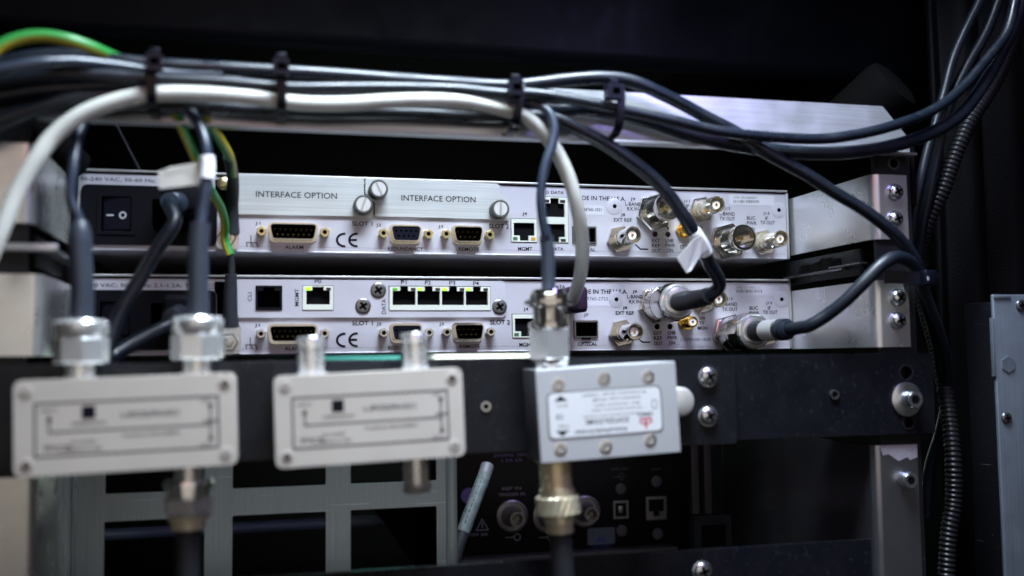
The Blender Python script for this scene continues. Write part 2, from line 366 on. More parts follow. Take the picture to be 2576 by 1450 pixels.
# ================================================================== MODEMS
def dshape(cx, cz, wt, h, r=2.0, grow=0.0):
    sl = h*math.tan(R(10)); wt2 = wt/2+grow; hb = h/2+grow
    return rpoly([(cx-wt2, cz+hb), (cx-wt2+sl, cz-hb), (cx+wt2-sl, cz-hb), (cx+wt2, cz+hb)], r+grow*0.6, 4)
def connector_d(root, holes, cx, cz, wt, ntop, nbot, male, metal, jack):
    fl = plate('d_sub_connector', dshape(cx, cz, wt, 8.6, 2.6, 1.15), [dshape(cx, cz, wt, 8.6, 2.2, -0.05)], -0.9, 0.2, metal, root)
    holes.append(dshape(cx, cz, wt, 8.6, 2.2, 0.05))
    plate('shell', dshape(cx, cz, wt, 8.6, 2.2, -0.08), [dshape(cx, cz, wt, 8.6, 2.0, -0.38)], -5.6, 1.0, 'nickel', fl)
    if male:
        cavity('socket', dshape(cx, cz, wt, 8.6, 2.0, -0.40), -4.6, 3.5, 'socket_dark', fl)
    else:
        hs = []
        for row, n, zz in ((0, ntop, 1.42), (1, nbot, -1.42)):
            for i in range(n): hs.append(circ(cx+(i-(n-1)/2)*2.77, cz+zz, 0.62, 10))
        plate('socket', dshape(cx, cz, wt, 8.6, 1.8, -0.6), hs, -5.2, 2.0, 'insert_blue', fl)
        box('socket_backing', (cx-wt/2+1.5, cx+wt/2-1.5), (2.2, 3), (cz-3.4, cz+3.4), 'socket_dark', fl, 0)
    if male:
        for n, zz in ((ntop, 1.42), (nbot, -1.42)):
            for i in range(n):
                lathe('pin', 'pin', [(-3, 0.5), (3.4, 0.5), (4.0, 0.2)], 8, (cx+(i-(n-1)/2)*2.77, 0.4, cz+zz), 'pin_gold', fl)
    sp = 33.3 if ntop == 8 else 25.0
    for s in (-1, 1):
        j = lathe('jackscrew', 'jack', [(0, 2.75), (4.6, 2.75), (5.0, 2.35), (5.0, 1.35), (2.0, 1.3)], 6, (cx+s*sp/2, -0.05, cz), jack, root, phase=0.3, flat=True)
        lathe('bore', 'bore', [(3.9, 1.28), (4.0, 1.28)], 12, (cx+s*sp/2, -0.05, cz), 'socket_dark', j)
def rj_open(x0, x1, z0, z1, up=True, notch=0.42, nh=0.28):
    w_ = x1-x0; h_ = z1-z0; a = x0+w_*(1-notch)/2; b = x1-w_*(1-notch)/2
    if up: return [(x0, z0), (x1, z0), (x1, z1-h_*nh), (b, z1-h_*nh), (b, z1), (a, z1), (a, z1-h_*nh), (x0, z1-h_*nh)]
    return [(x0, z0+h_*nh), (a, z0+h_*nh), (a, z0), (b, z0), (b, z0+h_*nh), (x1, z0+h_*nh), (x1, z1), (x0, z1)]
def contacts(x0, x1, z0, z1, up, parent):
    n = 8
    for i in range(n):
        xx = x0+(x1-x0)*(0.2+0.6*i/(n-1)); h_ = z1-z0
        zz = (z0, z0+h_*0.30) if up else (z1-h_*0.30, z1)
        box('contact', (xx-0.22, xx+0.22), (2.2, 7), zz, 'dull_metal', parent, 0)
def jack_single(root, holes, x0, x1, z0, z1, up, leds, name='network_port', frame='port_frame'):
    holes.append(rect(x0, x1, z0, z1)); f = (x1-x0)*0.11
    ox0, ox1 = x0+f, x1-f; oz0, oz1 = (z0+f*1.5, z1-f*0.6) if up else (z0+f*0.6, z1-f*1.5)
    op = rj_open(ox0, ox1, oz0, oz1, up)
    fr = plate(name, rect(x0+0.35, x1-0.35, z0+0.35, z1-0.35), [op], -0.55, 1.2, frame, root)
    cavity('socket', rpoly(op, 0), 1.0, 11, 'socket_dark', fr)
    cavity('surround', rect(x0, x1, z0, z1), 0.0, 1.6, 'socket_dark', fr)
    contacts(ox0, ox1, oz0, oz1, up, fr)
    lw = (ox1-ox0)*0.22; lh = (oz1-oz0)*0.17
    for s, lm in zip((0, 1), leds):
        a = ox0-f*0.3 if s == 0 else ox1-lw+f*0.3; zz = (oz1-lh*1.05, oz1-lh*0.05) if up else (oz0+lh*0.1, oz0+lh*1.1)
        box('indicator_light', (a, a+lw), (-0.75, 0.1), zz, lm, fr, 0.05, 1)
    return fr
BNC = [(0, 7.6), (2.4, 7.6), (2.4, 6.4), (4.2, 6.4), (4.2, 5.4), (9.0, 5.4), (9.0, 4.85), (23.2, 4.85), (23.6, 4.6), (23.6, 4.25), (14.5, 4.15)]
NF = [(3.6, 9.2), (5.0, 9.2), (5.0, 7.6), (8.2, 7.6)]
for i in range(12): NF += [(8.2+i*0.85, 7.75), (8.6+i*0.85, 7.35)]
NF += [(18.6, 7.75), (23.2, 7.75), (23.8, 7.4), (23.8, 6.0), (16.0, 5.8)]
def bnc(root, pos, label=None):
    o = lathe('bnc_connector', 'bnc', BNC[2:], 28, pos, 'nickel_warm' if label is None else 'nickel', root)
    lathe('hex_nut', 'bncnut', [(0.1, 8.0), (2.6, 8.0)], 6, pos, 'nickel', o, phase=0.2, flat=True)
    lathe('dielectric', 'bncd', [(13.8, 4.1), (14.4, 4.1), (14.4, 2.6), (21.5, 2.6), (21.8, 2.3)], 20, pos, 'ptfe', o)
    lathe('contact', 'bncp', [(21.0, 0.8), (22.3, 0.8), (22.3, 0.4), (22.0, 0.35)], 14, pos, 'gold', o)
    for s in (-1, 1): lathe('bayonet_lug', 'lug', [(4.3, 1.0), (6.0, 1.0)], 10, Vector(pos)+Vector((0, -18, 0)), 'nickel', o, (s*0.5, 0, 0.86*s))
    return o
def nfemale(root, pos, m='nickel'):
    o = lathe('n_connector', 'nf', NF, 32, pos, m, root)
    lathe('hex_nut', 'nnut', [(0.1, 11.4), (3.6, 11.4), (4.0, 10.6)], 6, pos, m, o, phase=0.25, flat=True)
    lathe('dielectric', 'nfd', [(15.4, 5.75), (15.8, 5.75)], 20, pos, 'lens_brown', o)
    lathe('contact', 'nfp', [(15.0, 1.6), (20.0, 1.6), (20.0, 0.9), (17.0, 0.8)], 16, pos, 'gold_pale', o)
    return o

def modem(dz, upper):
    nm = ('upper' if upper else 'lower')
    root = thing('satellite_modem', (111, 190, -11.5+dz),
                 'silver rack modem with two INTERFACE OPTION plates, mounted above the other modem' if upper else
                 'silver rack modem with lit P0 to P4 network ports, mounted under the other modem', 'modem', 'rack modems')
    def Q(cf, x, y, Y=0.0):
        p = P(*cf(x, y), Y); return Vector((p.x, p.y, p.z+dz))
    def T(body, cf, x0, x1, yc, h, m='ink', rot=0.0, bold=None, Y=-0.12):
        if bold is None: bold = 0.012 if upper else 0.022
        c = Q(cf, (x0+x1)/2, yc); wd = (Q(cf, x1, yc)-Q(cf, x0, yc)).length; ht = (Q(cf, (x0+x1)/2, yc-h/2)-Q(cf, (x0+x1)/2, yc+h/2)).length
        return text(body, (c.x, c.z), wd, ht, Y, m, root, 0, bold)
    z0, z1 = -10.9+dz, 31.5+dz; xl, xr = -91.0, 313.0
    holes = []
    jk = 'gold_pale' if upper else 'nickel'
    # D-sub connectors
    connector_d(root, holes, 16.65, 0.0+dz, 25.2, 8, 7, True, 'nickel_warm' if upper else 'nickel', jk)
    connector_d(root, holes, 65.14+12.5, 0.1+dz, 17.0, 5, 4, False, 'nickel_warm' if upper else 'nickel', jk)
    connector_d(root, holes, 100.2+12.5, 0.3+dz, 17.0, 5, 4, True, 'nickel_warm' if upper else 'nickel', jk)
    # network ports J4, J5/J6, optical cage
    a = Q(C7, 90, 372); b = Q(C7, 320, 583)
    jack_single(root, holes, a.x, b.x, b.z, a.z, False, ('led_jade', 'led_amber'))
    a = Q(C7, 348, 185); b = Q(C7, 590, 588); holes.append(rect(a.x, b.x, b.z, a.z)); w_ = b.x-a.x; h_ = a.z-b.z
    o1 = rj_open(a.x+w_*0.14, b.x-w_*0.14, b.z+h_*0.56, a.z-h_*0.03, True); o2 = rj_open(a.x+w_*0.14, b.x-w_*0.14, b.z+h_*0.02, b.z+h_*0.41, False)
    fr = plate('network_port', rect(a.x+0.35, b.x-0.35, b.z+0.35, a.z-0.35), [o1, o2], -0.55, 1.2, 'port_frame', root)
    cavity('surround', rect(a.x, b.x, b.z, a.z), 0.0, 1.6, 'socket_dark', fr)
    for op in (o1, o2): cavity('socket', op, 1.0, 11, 'socket_dark', fr)
    contacts(a.x+w_*0.14, b.x-w_*0.14, b.z+h_*0.56, a.z-h_*0.05, True, fr); contacts(a.x+w_*0.14, b.x-w_*0.14, b.z+h_*0.03, b.z+h_*0.41, False, fr)
    for xx, zz in ((a.x+w_*0.12, a.z-h_*0.10), (b.x-w_*0.30, a.z-h_*0.10), (b.x-w_*0.30, b.z+h_*0.06)):
        box('indicator_light', (xx, xx+w_*0.18), (-0.75, 0.1), (zz-h_*0.03, zz+h_*0.03), 'led_dark', fr, 0.05, 1)
    a = Q(C7, 617, 440); b = Q(C7, 827, 592); holes.append(rect(a.x, b.x, b.z, a.z))
    fr = plate('optical_cage', rect(a.x+0.2, b.x-0.2, b.z+0.2, a.z-0.2), [rect(a.x+1.1, b.x-0.8, b.z+0.9, a.z-1.1)], -1.2, 1.0, 'screw_dark', root)
    cavity('socket', rect(a.x+1.1, b.x-0.8, b.z+0.9, a.z-1.1), 0.9, 16, 'black_plastic', fr)
    for i in range(4): box('spring_finger', (a.x+2.5+i*2.9, a.x+3.3+i*2.9), (0.5, 3.0), (a.z-4.2, a.z-1.2), 'black_plastic', fr, 0.1, 1)
    box('latch_tab', ((a.x+b.x)/2-2.6, (a.x+b.x)/2+2.6), (-1.4, 0), (b.z-1.0, b.z+0.3), 'black_plastic', fr, 0.2)
    # indicator holes
    for x, y in ((1333, 510), (1443, 512)):
        c = Q(C7, x, y); holes.append(circ(c.x, c.z, 1.75)); cc = circ(c.x, c.z, 1.75)
        cavity('indicator_hole', cc, 0.2, 3.0, 'lens_brown' if upper else 'socket_dark', root)
    # rf connectors
    def base_from_tip(cf, x, y, L): p = Q(cf, x, y, -L); return (p.x, -0.02, p.z)
    bnc(root, base_from_tip(C7, 1146, 513, 23.6), 'x'); bnc(root, base_from_tip(C7, 1868, 252, 23.6)); bnc(root, base_from_tip(C7, 2418, 544, 23.6))
    j9 = base_from_tip(C7, 1452, 275, 23.8); j12 = base_from_tip(C7, 2098, 537, 23.8)
    nfemale(root, j9); nfemale(root, j12)
    c = P(*C8(1658, 446), -11.5); p10 = (c.x, -0.02, c.z+PITCHZ+dz)
    s = lathe('sma_connector', 'sma', [(2.0, 4.1), (3.4, 4.1), (3.4, 3.0)]+[q for i in range(9) for q in ((3.6+i*0.8, 3.2), (4.0+i*0.8, 2.95))]+[(11.4, 3.15), (11.5, 2.4), (10.0, 2.3)], 22, p10, 'gold', root)
    lathe('hex_nut', 'smanut', [(0.1, 4.9), (2.2, 4.9)], 6, p10, 'gold', s, flat=True); lathe('dielectric', 'smad', [(9.9, 2.25), (11.0, 2.2)], 16, p10, 'ptfe', s); lathe('contact', 'smap', [(10.9, 0.7), (11.25, 0.7)], 10, p10, 'lens_brown', s)
    # countersunk panel screws
    for x, y in ((982, 271), (2392, 304)):
        c = Q(C7, x, y); q = lathe('panel_screw', 'cs', [(0.02, 5.0), (0.15, 5.0), (0.55, 3.4), (0.6, 1.3), (0.3, 1.2)], 22, (c.x, 0, c.z), 'panel', root)
        lathe('recess', 'csr', [(0.55, 1.25), (0.64, 1.25)], 12, (c.x, 0, c.z), 'socket_dark', q)
    # power module
    a = P(205, 464); b = P(546, 620); a.z += dz; b.z += dz
    holes.append(rpoly(rect(a.x, b.x, b.z, a.z), 3.5, 4))
    pm = plate('power_module', rpoly(rect(a.x+0.1, b.x-0.1, b.z+0.1, a.z-0.1), 3.4, 4), [rect(a.x+9.2, a.x+25.8, b.z+6.2, a.z-5.2), rpoly(rect(a.x+35, a.x+58, b.z+6.5, a.z-7), [5, 5, 1, 1])], -1.6, 1.0, 'black_plastic', root)
    cavity('inlet_socket', rpoly(rect(a.x+35, a.x+58, b.z+6.5, a.z-7), [5, 5, 1, 1]), 0.9, 14, 'socket_dark', pm)
    cavity('switch_well', rect(a.x+9.2, a.x+25.8, b.z+6.2, a.z-5.2), 0.9, 8, 'socket_dark', pm)
    plate('switch_bezel', rect(a.x+8.2, a.x+26.8, b.z+5.2, a.z-4.2), [rect(a.x+10.2, a.x+24.8, b.z+7.2, a.z-6.2)], -2.3, -1.55, 'black_plastic', pm)
    mx = a.x+17.5; zc = (b.z+a.z)/2+0.5; hh = (a.z-b.z)/2-7.4
    V = [(mx-6.6, -0.4, zc-hh), (mx+6.9, -3.4, zc-hh), (mx+6.9, 3, zc-hh), (mx-6.6, 3, zc-hh), (mx-6.6, -0.4, zc+hh), (mx+6.9, -3.4, zc+hh), (mx+6.9, 3, zc+hh), (mx-6.6, 3, zc+hh)]
    rk = mk('rocker_switch', V, [(0, 1, 2, 3), (4, 7, 6, 5), (0, 4, 5, 1), (1, 5, 6, 2), (2, 6, 7, 3), (3, 7, 4, 0)], 'switch_plastic', pm, False)
    if upper or True:
        mk('switch_mark', [(mx-5.0, -0.95, zc-1.2), (mx-1.4, -1.75, zc-1.2), (mx-1.4, -1.75, zc-0.5), (mx-5.0, -0.95, zc-0.5)], [(0, 1, 2, 3)], 'ink_white', rk, False)
        V = []; F = []
        for i in range(24):
            t = 2*math.pi*i/24
            for r_ in (1.15, 1.9): xx = mx+3.2+r_*math.cos(t); V.append((xx, -0.4-3.0*((xx-mx+6.6)/13.5)-0.12, zc-0.9+r_*math.sin(t)))
        for i in range(24): k = (i+1) % 24; F.append((2*i, 2*i+1, 2*k+1, 2*k))
        mk('switch_mark', V, F, 'ink_white', rk, False)
    if upper: T('90-240 VAC, 50-60 Hz; 2.1-1.2A; T2.5A', D, 203, 524, 455, 11, 'ink_soft')
    else:
        cz = P(230, 718); x0 = P(190, 718).x; x1 = P(512, 720).x
        text('90-240 VAC; 50-60 Hz; 2.1-1.2A; T2.5A', ((x0+x1)/2, P(350, 719).z), x1-x0, 2.4, -0.12, 'ink', root, 0, 0.01)
        c = P(533, 721); stroke('fuse_symbol', [[(c.x-4, c.z), (c.x+4, c.z)], [(c.x-2.6, c.z-1.2), (c.x+2.6, c.z-1.2)], [(c.x-2.6, c.z+1.2), (c.x+2.6, c.z+1.2)]], 0.28, -0.12, 'ink', root)
    # slot opening behind the option plates
    sx0 = P(*C6(120, 60)).x-12; sl = (sx0, 126.0, 10.6+dz, 28.0+dz)
    holes.append(rect(*sl)); cavity('slot_recess', rect(*sl), 1.2, 14, 'cabinet', root)
    # chassis shell
    plate('front_panel', rpoly(rect(xl, xr, z0+0.6, z1-2.2), 0.5, 2), holes, 0.0, 1.2, 'panel', root)
    box('top_cover', (xl-0.6, xr+0.9), (-1.4, 380), (z1-1.3, z1), 'chassis', root, 0.5)
    box('groove', (xl, xr), (0.5, 4), (z1-2.4, z1-1.35), 'cabinet', root, 0)
    box('bottom_cover', (xl, xr), (-0.2, 380), (z0-0.2, z0+1.0), 'panel', root, 0.58, 3)
    box('side_cover', (xr+0.2, xr+1.7), (-0.6, 380), (z0, z1-1.4), 'chassis', root, 0.4); box('side_cover', (xl-1.5, xl-0.1), (-0.6, 380), (z0, z1-1.4), 'chassis', root, 0.4)
    box('back_panel', (xl, xr), (378, 379.5), (z0+1.2, z1-1.5), 'chassis', root, 0)
    # seam of the folded lower lip
    box('seam', (P(*C5(120, 720)).x, xr-1), (-0.05, 0.3), (z0+3.0, z0+3.12), 'ink_grey', root, 0)
    # lettering shared by both modems
    T('J1', C5, 282, 332, 505, 36, 'ink_soft' if upper else 'ink'); T('ALARM', C5, 562, 733, 725, 36); T('SLOT 1', C5, 1190, 1382, 505, 42); T('J2', C5, 1415, 1463, 522, 36)
    T('REDUNDANCY', C5, 1526, 1857, 741, 38); T('J3', C5, 1997, 2043, 535, 34); T('REMOTE', C5, 2188, 2380, 745, 36); T('SLOT 2', D, 1230, 1280, 569.5, 11.5)
    T('J4', C7, 190, 232, 338, 34); T('MGMT', C7, 155, 277, 636, 34); T('J5 DATA', C7, 388, 547, 155, 34); T('J6 DATA', C7, 388, 545, 640, 34); T('OPTICAL', C7, 655, 820, 641, 32); T('J7', C7, 705, 745, 400, 30)
    T('MADE IN THE U.S.A.', C7, 634, 1080, 202, 38)
    for s_, x0, x1, y in (('J9', 1120, 1160, 212), ('L-BAND', 1075, 1212, 252), ('RX IN', 1092, 1190, 293), ('J8', 1037, 1075, 347), ('EXT REF', 977, 1132, 388),
                          ('EXT', 1303, 1372, 565), ('REF', 1303, 1374, 608), ('OUT', 1303, 1377, 652), ('LNB', 1422, 1489, 565), ('PWR', 1420, 1503, 607), ('ON', 1432, 1485, 649),
                          ('J11', 1578, 1630, 231), ('IF', 1597, 1628, 268), ('RX IN', 1560, 1655, 308), ('J10', 1688, 1740, 449), ('TX', 1690, 1735, 489), ('MON', 1678, 1760, 531),
                          ('J12', 1925, 1978, 292), ('L-BAND', 1885, 2015, 335), ('TX OUT', 1885, 2018, 377), ('BUC', 2120, 2192, 372), ('PWR', 2120, 2203, 416), ('ON', 2137, 2187, 464),
                          ('J13', 2260, 2312, 335), ('IF', 2276, 2300, 375), ('TX OUT', 2235, 2358, 411)):
        T(s_, C7, x0, x1, y, 31)
    def poly(cf, pts): return [(q.x, q.z) for q in (Q(cf, *p) for p in pts)]
    stroke('marking_line', [poly(C7, [(1165, 600), (1205, 638), (1268, 639)])], 0.75, -0.12, 'ink', root)
    stroke('marking_line', [poly(C7, [(1432, 445), (1443, 455), (1444, 470)])], 0.75, -0.12, 'ink', root)
    # CE mark
    for cx0 in (1048, 1163):
        pts = []
        for i in range(15):
            t = R(92+i*176/14); pts.append((cx0+77+77*0.9*math.cos(t)*1.0-6, 658+58*math.sin(t)))
        ln = [poly(C5, pts)]
        if cx0 == 1163: ln.append(poly(C5, [(cx0+14, 658), (cx0+62, 658)]))
        stroke('ce_mark', ln, 1.25, -0.12, 'ink', root)
    stroke('ground_symbol', [poly(C5, [(243, 618), (243, 720)]), poly(C5, [(200, 680), (296, 684)]), poly(C5, [(202, 680), (206, 718)]), poly(C5, [(254, 684), (264, 722)]), poly(C5, [(294, 684), (306, 722)])], 0.55, -0.12, 'ink_soft', root)
    # stickers
    def sticker(cf, x0, x1, ya, yb, m):
        a, b = Q(cf, x0, yb), Q(cf, x1, ya); return plate('sticker', rpoly(rect(a.x, b.x, a.z, b.z), 0.6, 3), [], -0.10, -0.02, m, root)
    if upper:
        st = sticker(C7, 660, 890, 265, 340, 'label_clear'); T('CDM760-1551', C7, 672, 870, 299, 28, 'ink_soft', Y=-0.2)
        sticker(C7, 1530, 1800, 590, 660, 'label_clear'); T('CDM7600', C7, 1545, 1690, 620, 30, 'ink_soft', Y=-0.2)
        sn = 'S/N: 201400007'; sb = (1970, 2352, 178, 256); st = sticker(C7, *sb, 'label_clear')
        T(sn, C7, 2008, 2205, 197, 20, 'ink_grey', Y=-0.2); bx, by = (2005, 2222), (218, 242)
    else:
        def Z0(cf): return lambda x, y: (lambda q: q)(cf(x, y))
        a, b = P(*C8(655, 310)), P(*C8(958, 222)); plate('sticker', rect(a.x, b.x, a.z, b.z), [], -0.1, -0.02, 'label_grey', root)
        a, b = P(*C8(672, 247)), P(*C8(924, 247)); text('CDM760-2723', ((a.x+b.x)/2, P(*C8(810, 248)).z), b.x-a.x, 2.05, -0.2, 'ink_soft', root)
        a, b = P(*C8(1540, 655)), P(*C8(1832, 570)); plate('sticker', rect(a.x, b.x, a.z, b.z), [], -0.1, -0.02, 'label_grey', root)
        a, b = P(*C8(1550, 598)), P(*C8(1804, 598)); text('CDM7600-1838', ((a.x+b.x)/2, P(*C8(1680, 598)).z), b.x-a.x, 1.95, -0.2, 'ink_soft', root)
        a, b = P(*C8(1992, 220)), P(*C8(2395, 133)); plate('sticker', rpoly(rect(a.x, b.x, a.z, b.z), 1.0, 3), [], -0.1, -0.02, 'label_grey', root)
        a, b = P(*C8(2030, 152)), P(*C8(2232, 152)); text('S/N: 211400111', ((a.x+b.x)/2, P(*C8(2130, 152)).z), b.x-a.x, 1.5, -0.2, 'ink_grey', root)
        bx, by = (2030, 2248), (171, 197)
    rng = random.Random(5 if upper else 9); V = []; F = []; cf = C7 if upper else C8; off = dz if upper else 0
    x = bx[0]
    while x < bx[1]:
        wd_ = rng.choice((3, 4, 6, 9)); a, b = P(*cf(x, by[1])), P(*cf(x+wd_, by[0])); i = len(V)
        V += [(a.x, -0.2, a.z), (b.x, -0.2, a.z), (b.x, -0.2, b.z), (a.x, -0.2, b.z)]; F.append((i, i+1, i+2, i+3)); x += wd_+rng.choice((4, 5, 8))
    mk('barcode', V, F, 'ink_grey', root, False)
    # grounding stud
    g = P(570, 599, -4) if upper else P(575, 862, -4)
    sd = lathe('grounding_stud', 'stud', [(-3, 2.4), (9.0, 2.4), (9.4, 2.0)], 16, (g.x, 0, g.z), 'nickel', root)
    lathe('washer', 'studw', [(0.1, 6.4), (0.9, 6.4)], 24, (g.x, 0, g.z), 'nickel', sd); lathe('hex_nut', 'studn', [(2.5, 5.0), (5.6, 5.0), (6.0, 4.4)], 6, (g.x, 0, g.z), 'nickel', sd, flat=True)
    if upper:
        h0 = P(563, 463); lathe('panel_screw', 'pscr', [(0, 3.6), (0.8, 3.6), (1.6, 2.4)], 20, (h0.x, 0, h0.z), 'gold_pale', root)
        # two blank option plates with thumbscrews
        y0, y1 = -1.5, -0.35
        def pp(cf, pts, r): return rpoly([(q.x, q.z) for q in (Q(cf, *p) for p in pts)], r, 3)
        zt = 29.3+dz
        pl1 = pp(C5, [(96, 44), (1288, 78), (1300, 92), (1300, 234), (1388, 322), (1388, 424), (1364, 457), (1216, 452), (1200, 438), (96, 420)], 0.25)
        o1 = plate('option_plate', pl1, [], y0, y1, 'panel_brushed', root)
        q2 = [C5(1330, 80), C5(1312, 96), C5(1312, 226), C5(1401, 314), C5(1401, 418), C5(1420, 438), C5(2470, 466), C5(2486, 482), (1275, 556.5), (1279.5, 551), (1279.5, 507), (1257, 488), (1257, 470), (1250, 463.5)]
        pl2 = rpoly([(P(*p).x, P(*p).z) for p in q2], 0.25, 3)
        o2 = plate('option_plate', pl2, [], y0, y1, 'panel_brushed', root)
        for o, x0, x1, yc in ((o1, 293, 1050, 240), (o2, 1652, 2345, 275)):
            c = P(*C5((x0+x1)/2, yc)); wd = P(*C5(x1, yc)).x-P(*C5(x0, yc)).x; text('INTERFACE OPTION', (c.x, c.z), wd, 3.3, y0-0.08, 'ink', o, 0, 0.008)
        for (x, y), o, rt in ((C5(1296, 325), o1, 1.25), (C5(1440, 180), o2, -1.15), ((1258.5, 526), o2, 1.55)):
            c = P(x, y, -8); pr = []
            th = lathe('thumbscrew', 'thumb', [(1.55, 4.2), (2.2, 5.15), (3.2, 5.15), (3.35, 4.7), (3.6, 4.7), (3.75, 5.15), (8.6, 5.15), (9.2, 4.75), (9.2, 3.9), (8.9, 3.8)], 40, (c.x, 0, c.z), 'knurl', root)
            lathe('face', 'thumbf', [(8.4, 3.85), (9.2, 3.85)], 28, (c.x, 0, c.z), 'thumb_face', th)
            u = Vector((math.cos(rt), math.sin(rt))); v = Vector((-u.y, u.x)); cc = Vector((c.x, c.z)); k = [cc+u*3.7+v*.55, cc-u*3.7+v*.55, cc-u*3.7-v*.55, cc+u*3.7-v*.55]
            mk('slot', [(q.x, -9.26, q.y) for q in k], [(0, 1, 2, 3)], 'dull_metal', th, False)
    else:
        y0, y1 = -1.5, -0.35; ph = []
        def C(x, y): return P(*C6(x, y))
        a, b = C(285, 382), C(537, 150); rc = rect(a.x, b.x, a.z, b.z); ph.append(rc)
        a2, b2 = C(722, 380), C(1015, 148); ph.append(rect(a2.x, b2.x, a2.z, b2.z))
        a3, b3 = C(1530, 385), C(2482, 155); ph.append(rect(a3.x, b3.x, a3.z, b3.z))
        TLx = C(96, 60).x; top = 29.2+dz; bot = C(600, 449).z; rx = P(1271, 760).x
        o1 = plate('option_plate', [(TLx, bot), (rx-2, bot), (rx, bot+2), (rx, top-2), (rx-2, top), (TLx, top)], ph, y0, y1, 'panel', root)
        # the control socket
        x0, x1, zz0, zz1 = a.x, b.x, a.z, b.z; op = rj_open(x0+1.2, x1-1.2, zz0+1.6, zz1-1.0, True, 0.5, 0.18)
        f1 = plate('control_port', rect(x0+0.1, x1-0.1, zz0+0.1, zz1-0.1), [op], -2.1, 0.8, 'black_plastic', root); cavity('socket', op, 0.7, 11, 'socket_dark', f1)
        # single port P0
        x0, x1, zz0, zz1 = a2.x, b2.x, a2.z, b2.z; w_ = x1-x0; h_ = zz1-zz0
        op = rj_open(x0+w_*.13, x1-w_*.12, zz0+h_*.23, zz1-h_*.06, True, .48, .2)
        f2 = plate('network_port', rect(x0+0.25, x1-0.25, zz0+0.25, zz1-0.3), [op], -2.0, 0.8, 'port_frame', root); cavity('socket', op, 0.7, 11, 'socket_dark', f2)
        cavity('surround', rect(x0, x1, zz0, zz1), -0.3, 1.6, 'socket_dark', f2); contacts(x0+w_*.13, x1-w_*.12, zz0+h_*.23, zz1-h_*.06, True, f2)
        def led(f, xa, xb, zc_, hz, m): box('indicator_light', (xa, xb), (-2.35, -1.0), (zc_-hz, zc_+hz), m, f, 0.08, 1)
        led(f2, x0+w_*.10, x0+w_*.27, zz1-h_*.14, h_*.06, 'led_green'); led(f2, x1-w_*.24, x1-w_*.09, zz1-h_*.15, h_*.055, 'led_dark')
        # four-port block
        x0, x1, zz0, zz1 = a3.x, b3.x, a3.z, b3.z; h_ = zz1-zz0; ops = []
        for xa, xb in ((1567, 1780), (1798, 2007), (2027, 2233), (2250, 2455)):
            A, B = C(xa, 330), C(xb, 168); ops.append(rj_open(A.x, B.x, zz0+h_*.23, zz1-h_*.03, True, .34, .24))
        f3 = plate('network_port_block', rect(x0+0.45, x1-0.3, zz0+0.3, zz1-0.45), ops, -2.0, 0.8, 'port_frame', root); cavity('surround', rect(x0, x1, zz0, zz1), -0.3, 1.6, 'socket_dark', f3)
        for i, op in enumerate(ops):
            cavity('socket', op, 0.7, 11, 'socket_dark', f3); xa = op[0][0]; xb = op[1][0]; contacts(xa, xb, zz0+h_*.23, zz1-h_*.03, True, f3); ww = xb-xa
            led(f3, xa, xa+ww*.2, zz1-h_*.14, h_*.052, ('led_green_dim', 'led_green', 'led_green', 'led_green')[i]); led(f3, xb-ww*.2, xb, zz1-h_*.14, h_*.052, 'led_dark')
        for (x, y) in (C6(1438, 190), C6(1296, 338), (1258, 772)):
            c = P(x, y, -3); phillips('plate_screw', 'sd', (c.x, -1.45, c.z), 4.3, 'screw_dark', root, 0.9, False, rot=0.6)
        for s_, x, y, L, h in (('CLI', 232, 255, 84, 38), ('MGMT', 672, 260, 160, 40), ('DATA', 1484, 345, 140, 38)):
            c = C(x, y); text(s_, (c.x, c.z), (C(x, y-L/2)-C(x, y+L/2)).length, (C(x+h/2, y)-C(x-h/2, y)).length, y0-0.08, 'ink', root, math.pi/2, 0.008)
        for s_, x0, x1, y in (('P0', 838, 900, 108), ('P1', 1645, 1697, 119), ('P2', 1868, 1923, 122), ('P3', 2096, 2152, 125), ('P4', 2320, 2372, 128)):
            c = C((x0+x1)/2, y); text(s_, (c.x, c.z), (C(x1, y)-C(x0, y)).length, 2.2, y0-0.08, 'ink', root, 0, 0.012)
    return j9, j12
J9u, J12u = modem(0.0, True)
J9l, J12l = modem(-PITCHZ, False)

# ================================================================== RACK METALWORK
def bent(name, prof, z, m, parent, label=None):
    """profile: list of (x, y) points of one face, extruded in z; prof already closed outline"""
    k = len(prof); V = [(x, y, z[0]) for x, y in prof]+[(x, y, z[1]) for x, y in prof]
    tri = tessellate_polygon([[Vector((x, y, 0)) for x, y in prof]])
    F = [tuple(t) for t in tri]+[tuple(i+k for i in t) for t in tri]+[(i, (i+1) % k, k+(i+1) % k, k+i) for i in range(k)]
    return mk(name, V, F, m, parent, True, 35, label=label)
def angle_profile(xs, sgn, y_back, y_front, flange, t=1.5, r=5.0):
    """side sheet at x=xs going from y_back to y_front (towards the viewer) then a flange of width going sgn*x"""
    outer = []; inner = []; n = 7
    for i in range(n+1):
        a = i/n*math.pi/2
        outer.append((xs+sgn*(r-r*math.cos(a)), y_front+r-r*math.sin(a)))
        inner.append((xs+sgn*(r-(r-t)*math.cos(a)), y_front+r-(r-t)*math.sin(a)))
    return [(xs, y_back)]+outer+[(xs+sgn*flange, y_front)]+[(xs+sgn*flange, y_front+t)]+inner[::-1]+[(xs+sgn*t, y_back)]
def bracket(xs, sgn, zt, zb, label, screws, yb=2.0):
    root = thing('support_bracket', (xs, -85, zb), label, 'bracket', 'rear support brackets')
    bent('bracket_sheet', angle_profile(xs, sgn, yb, -85, 21.5), (zb, zt), 'bracket_steel' if sgn > 0 else 'bracket_pale', root)
    for (x, z) in screws: phillips('screw', 'br', (x, -85.1, z), 4.2, 'zinc', root, 3.0, True, rot=random.uniform(0.2, 1.2))
    return root
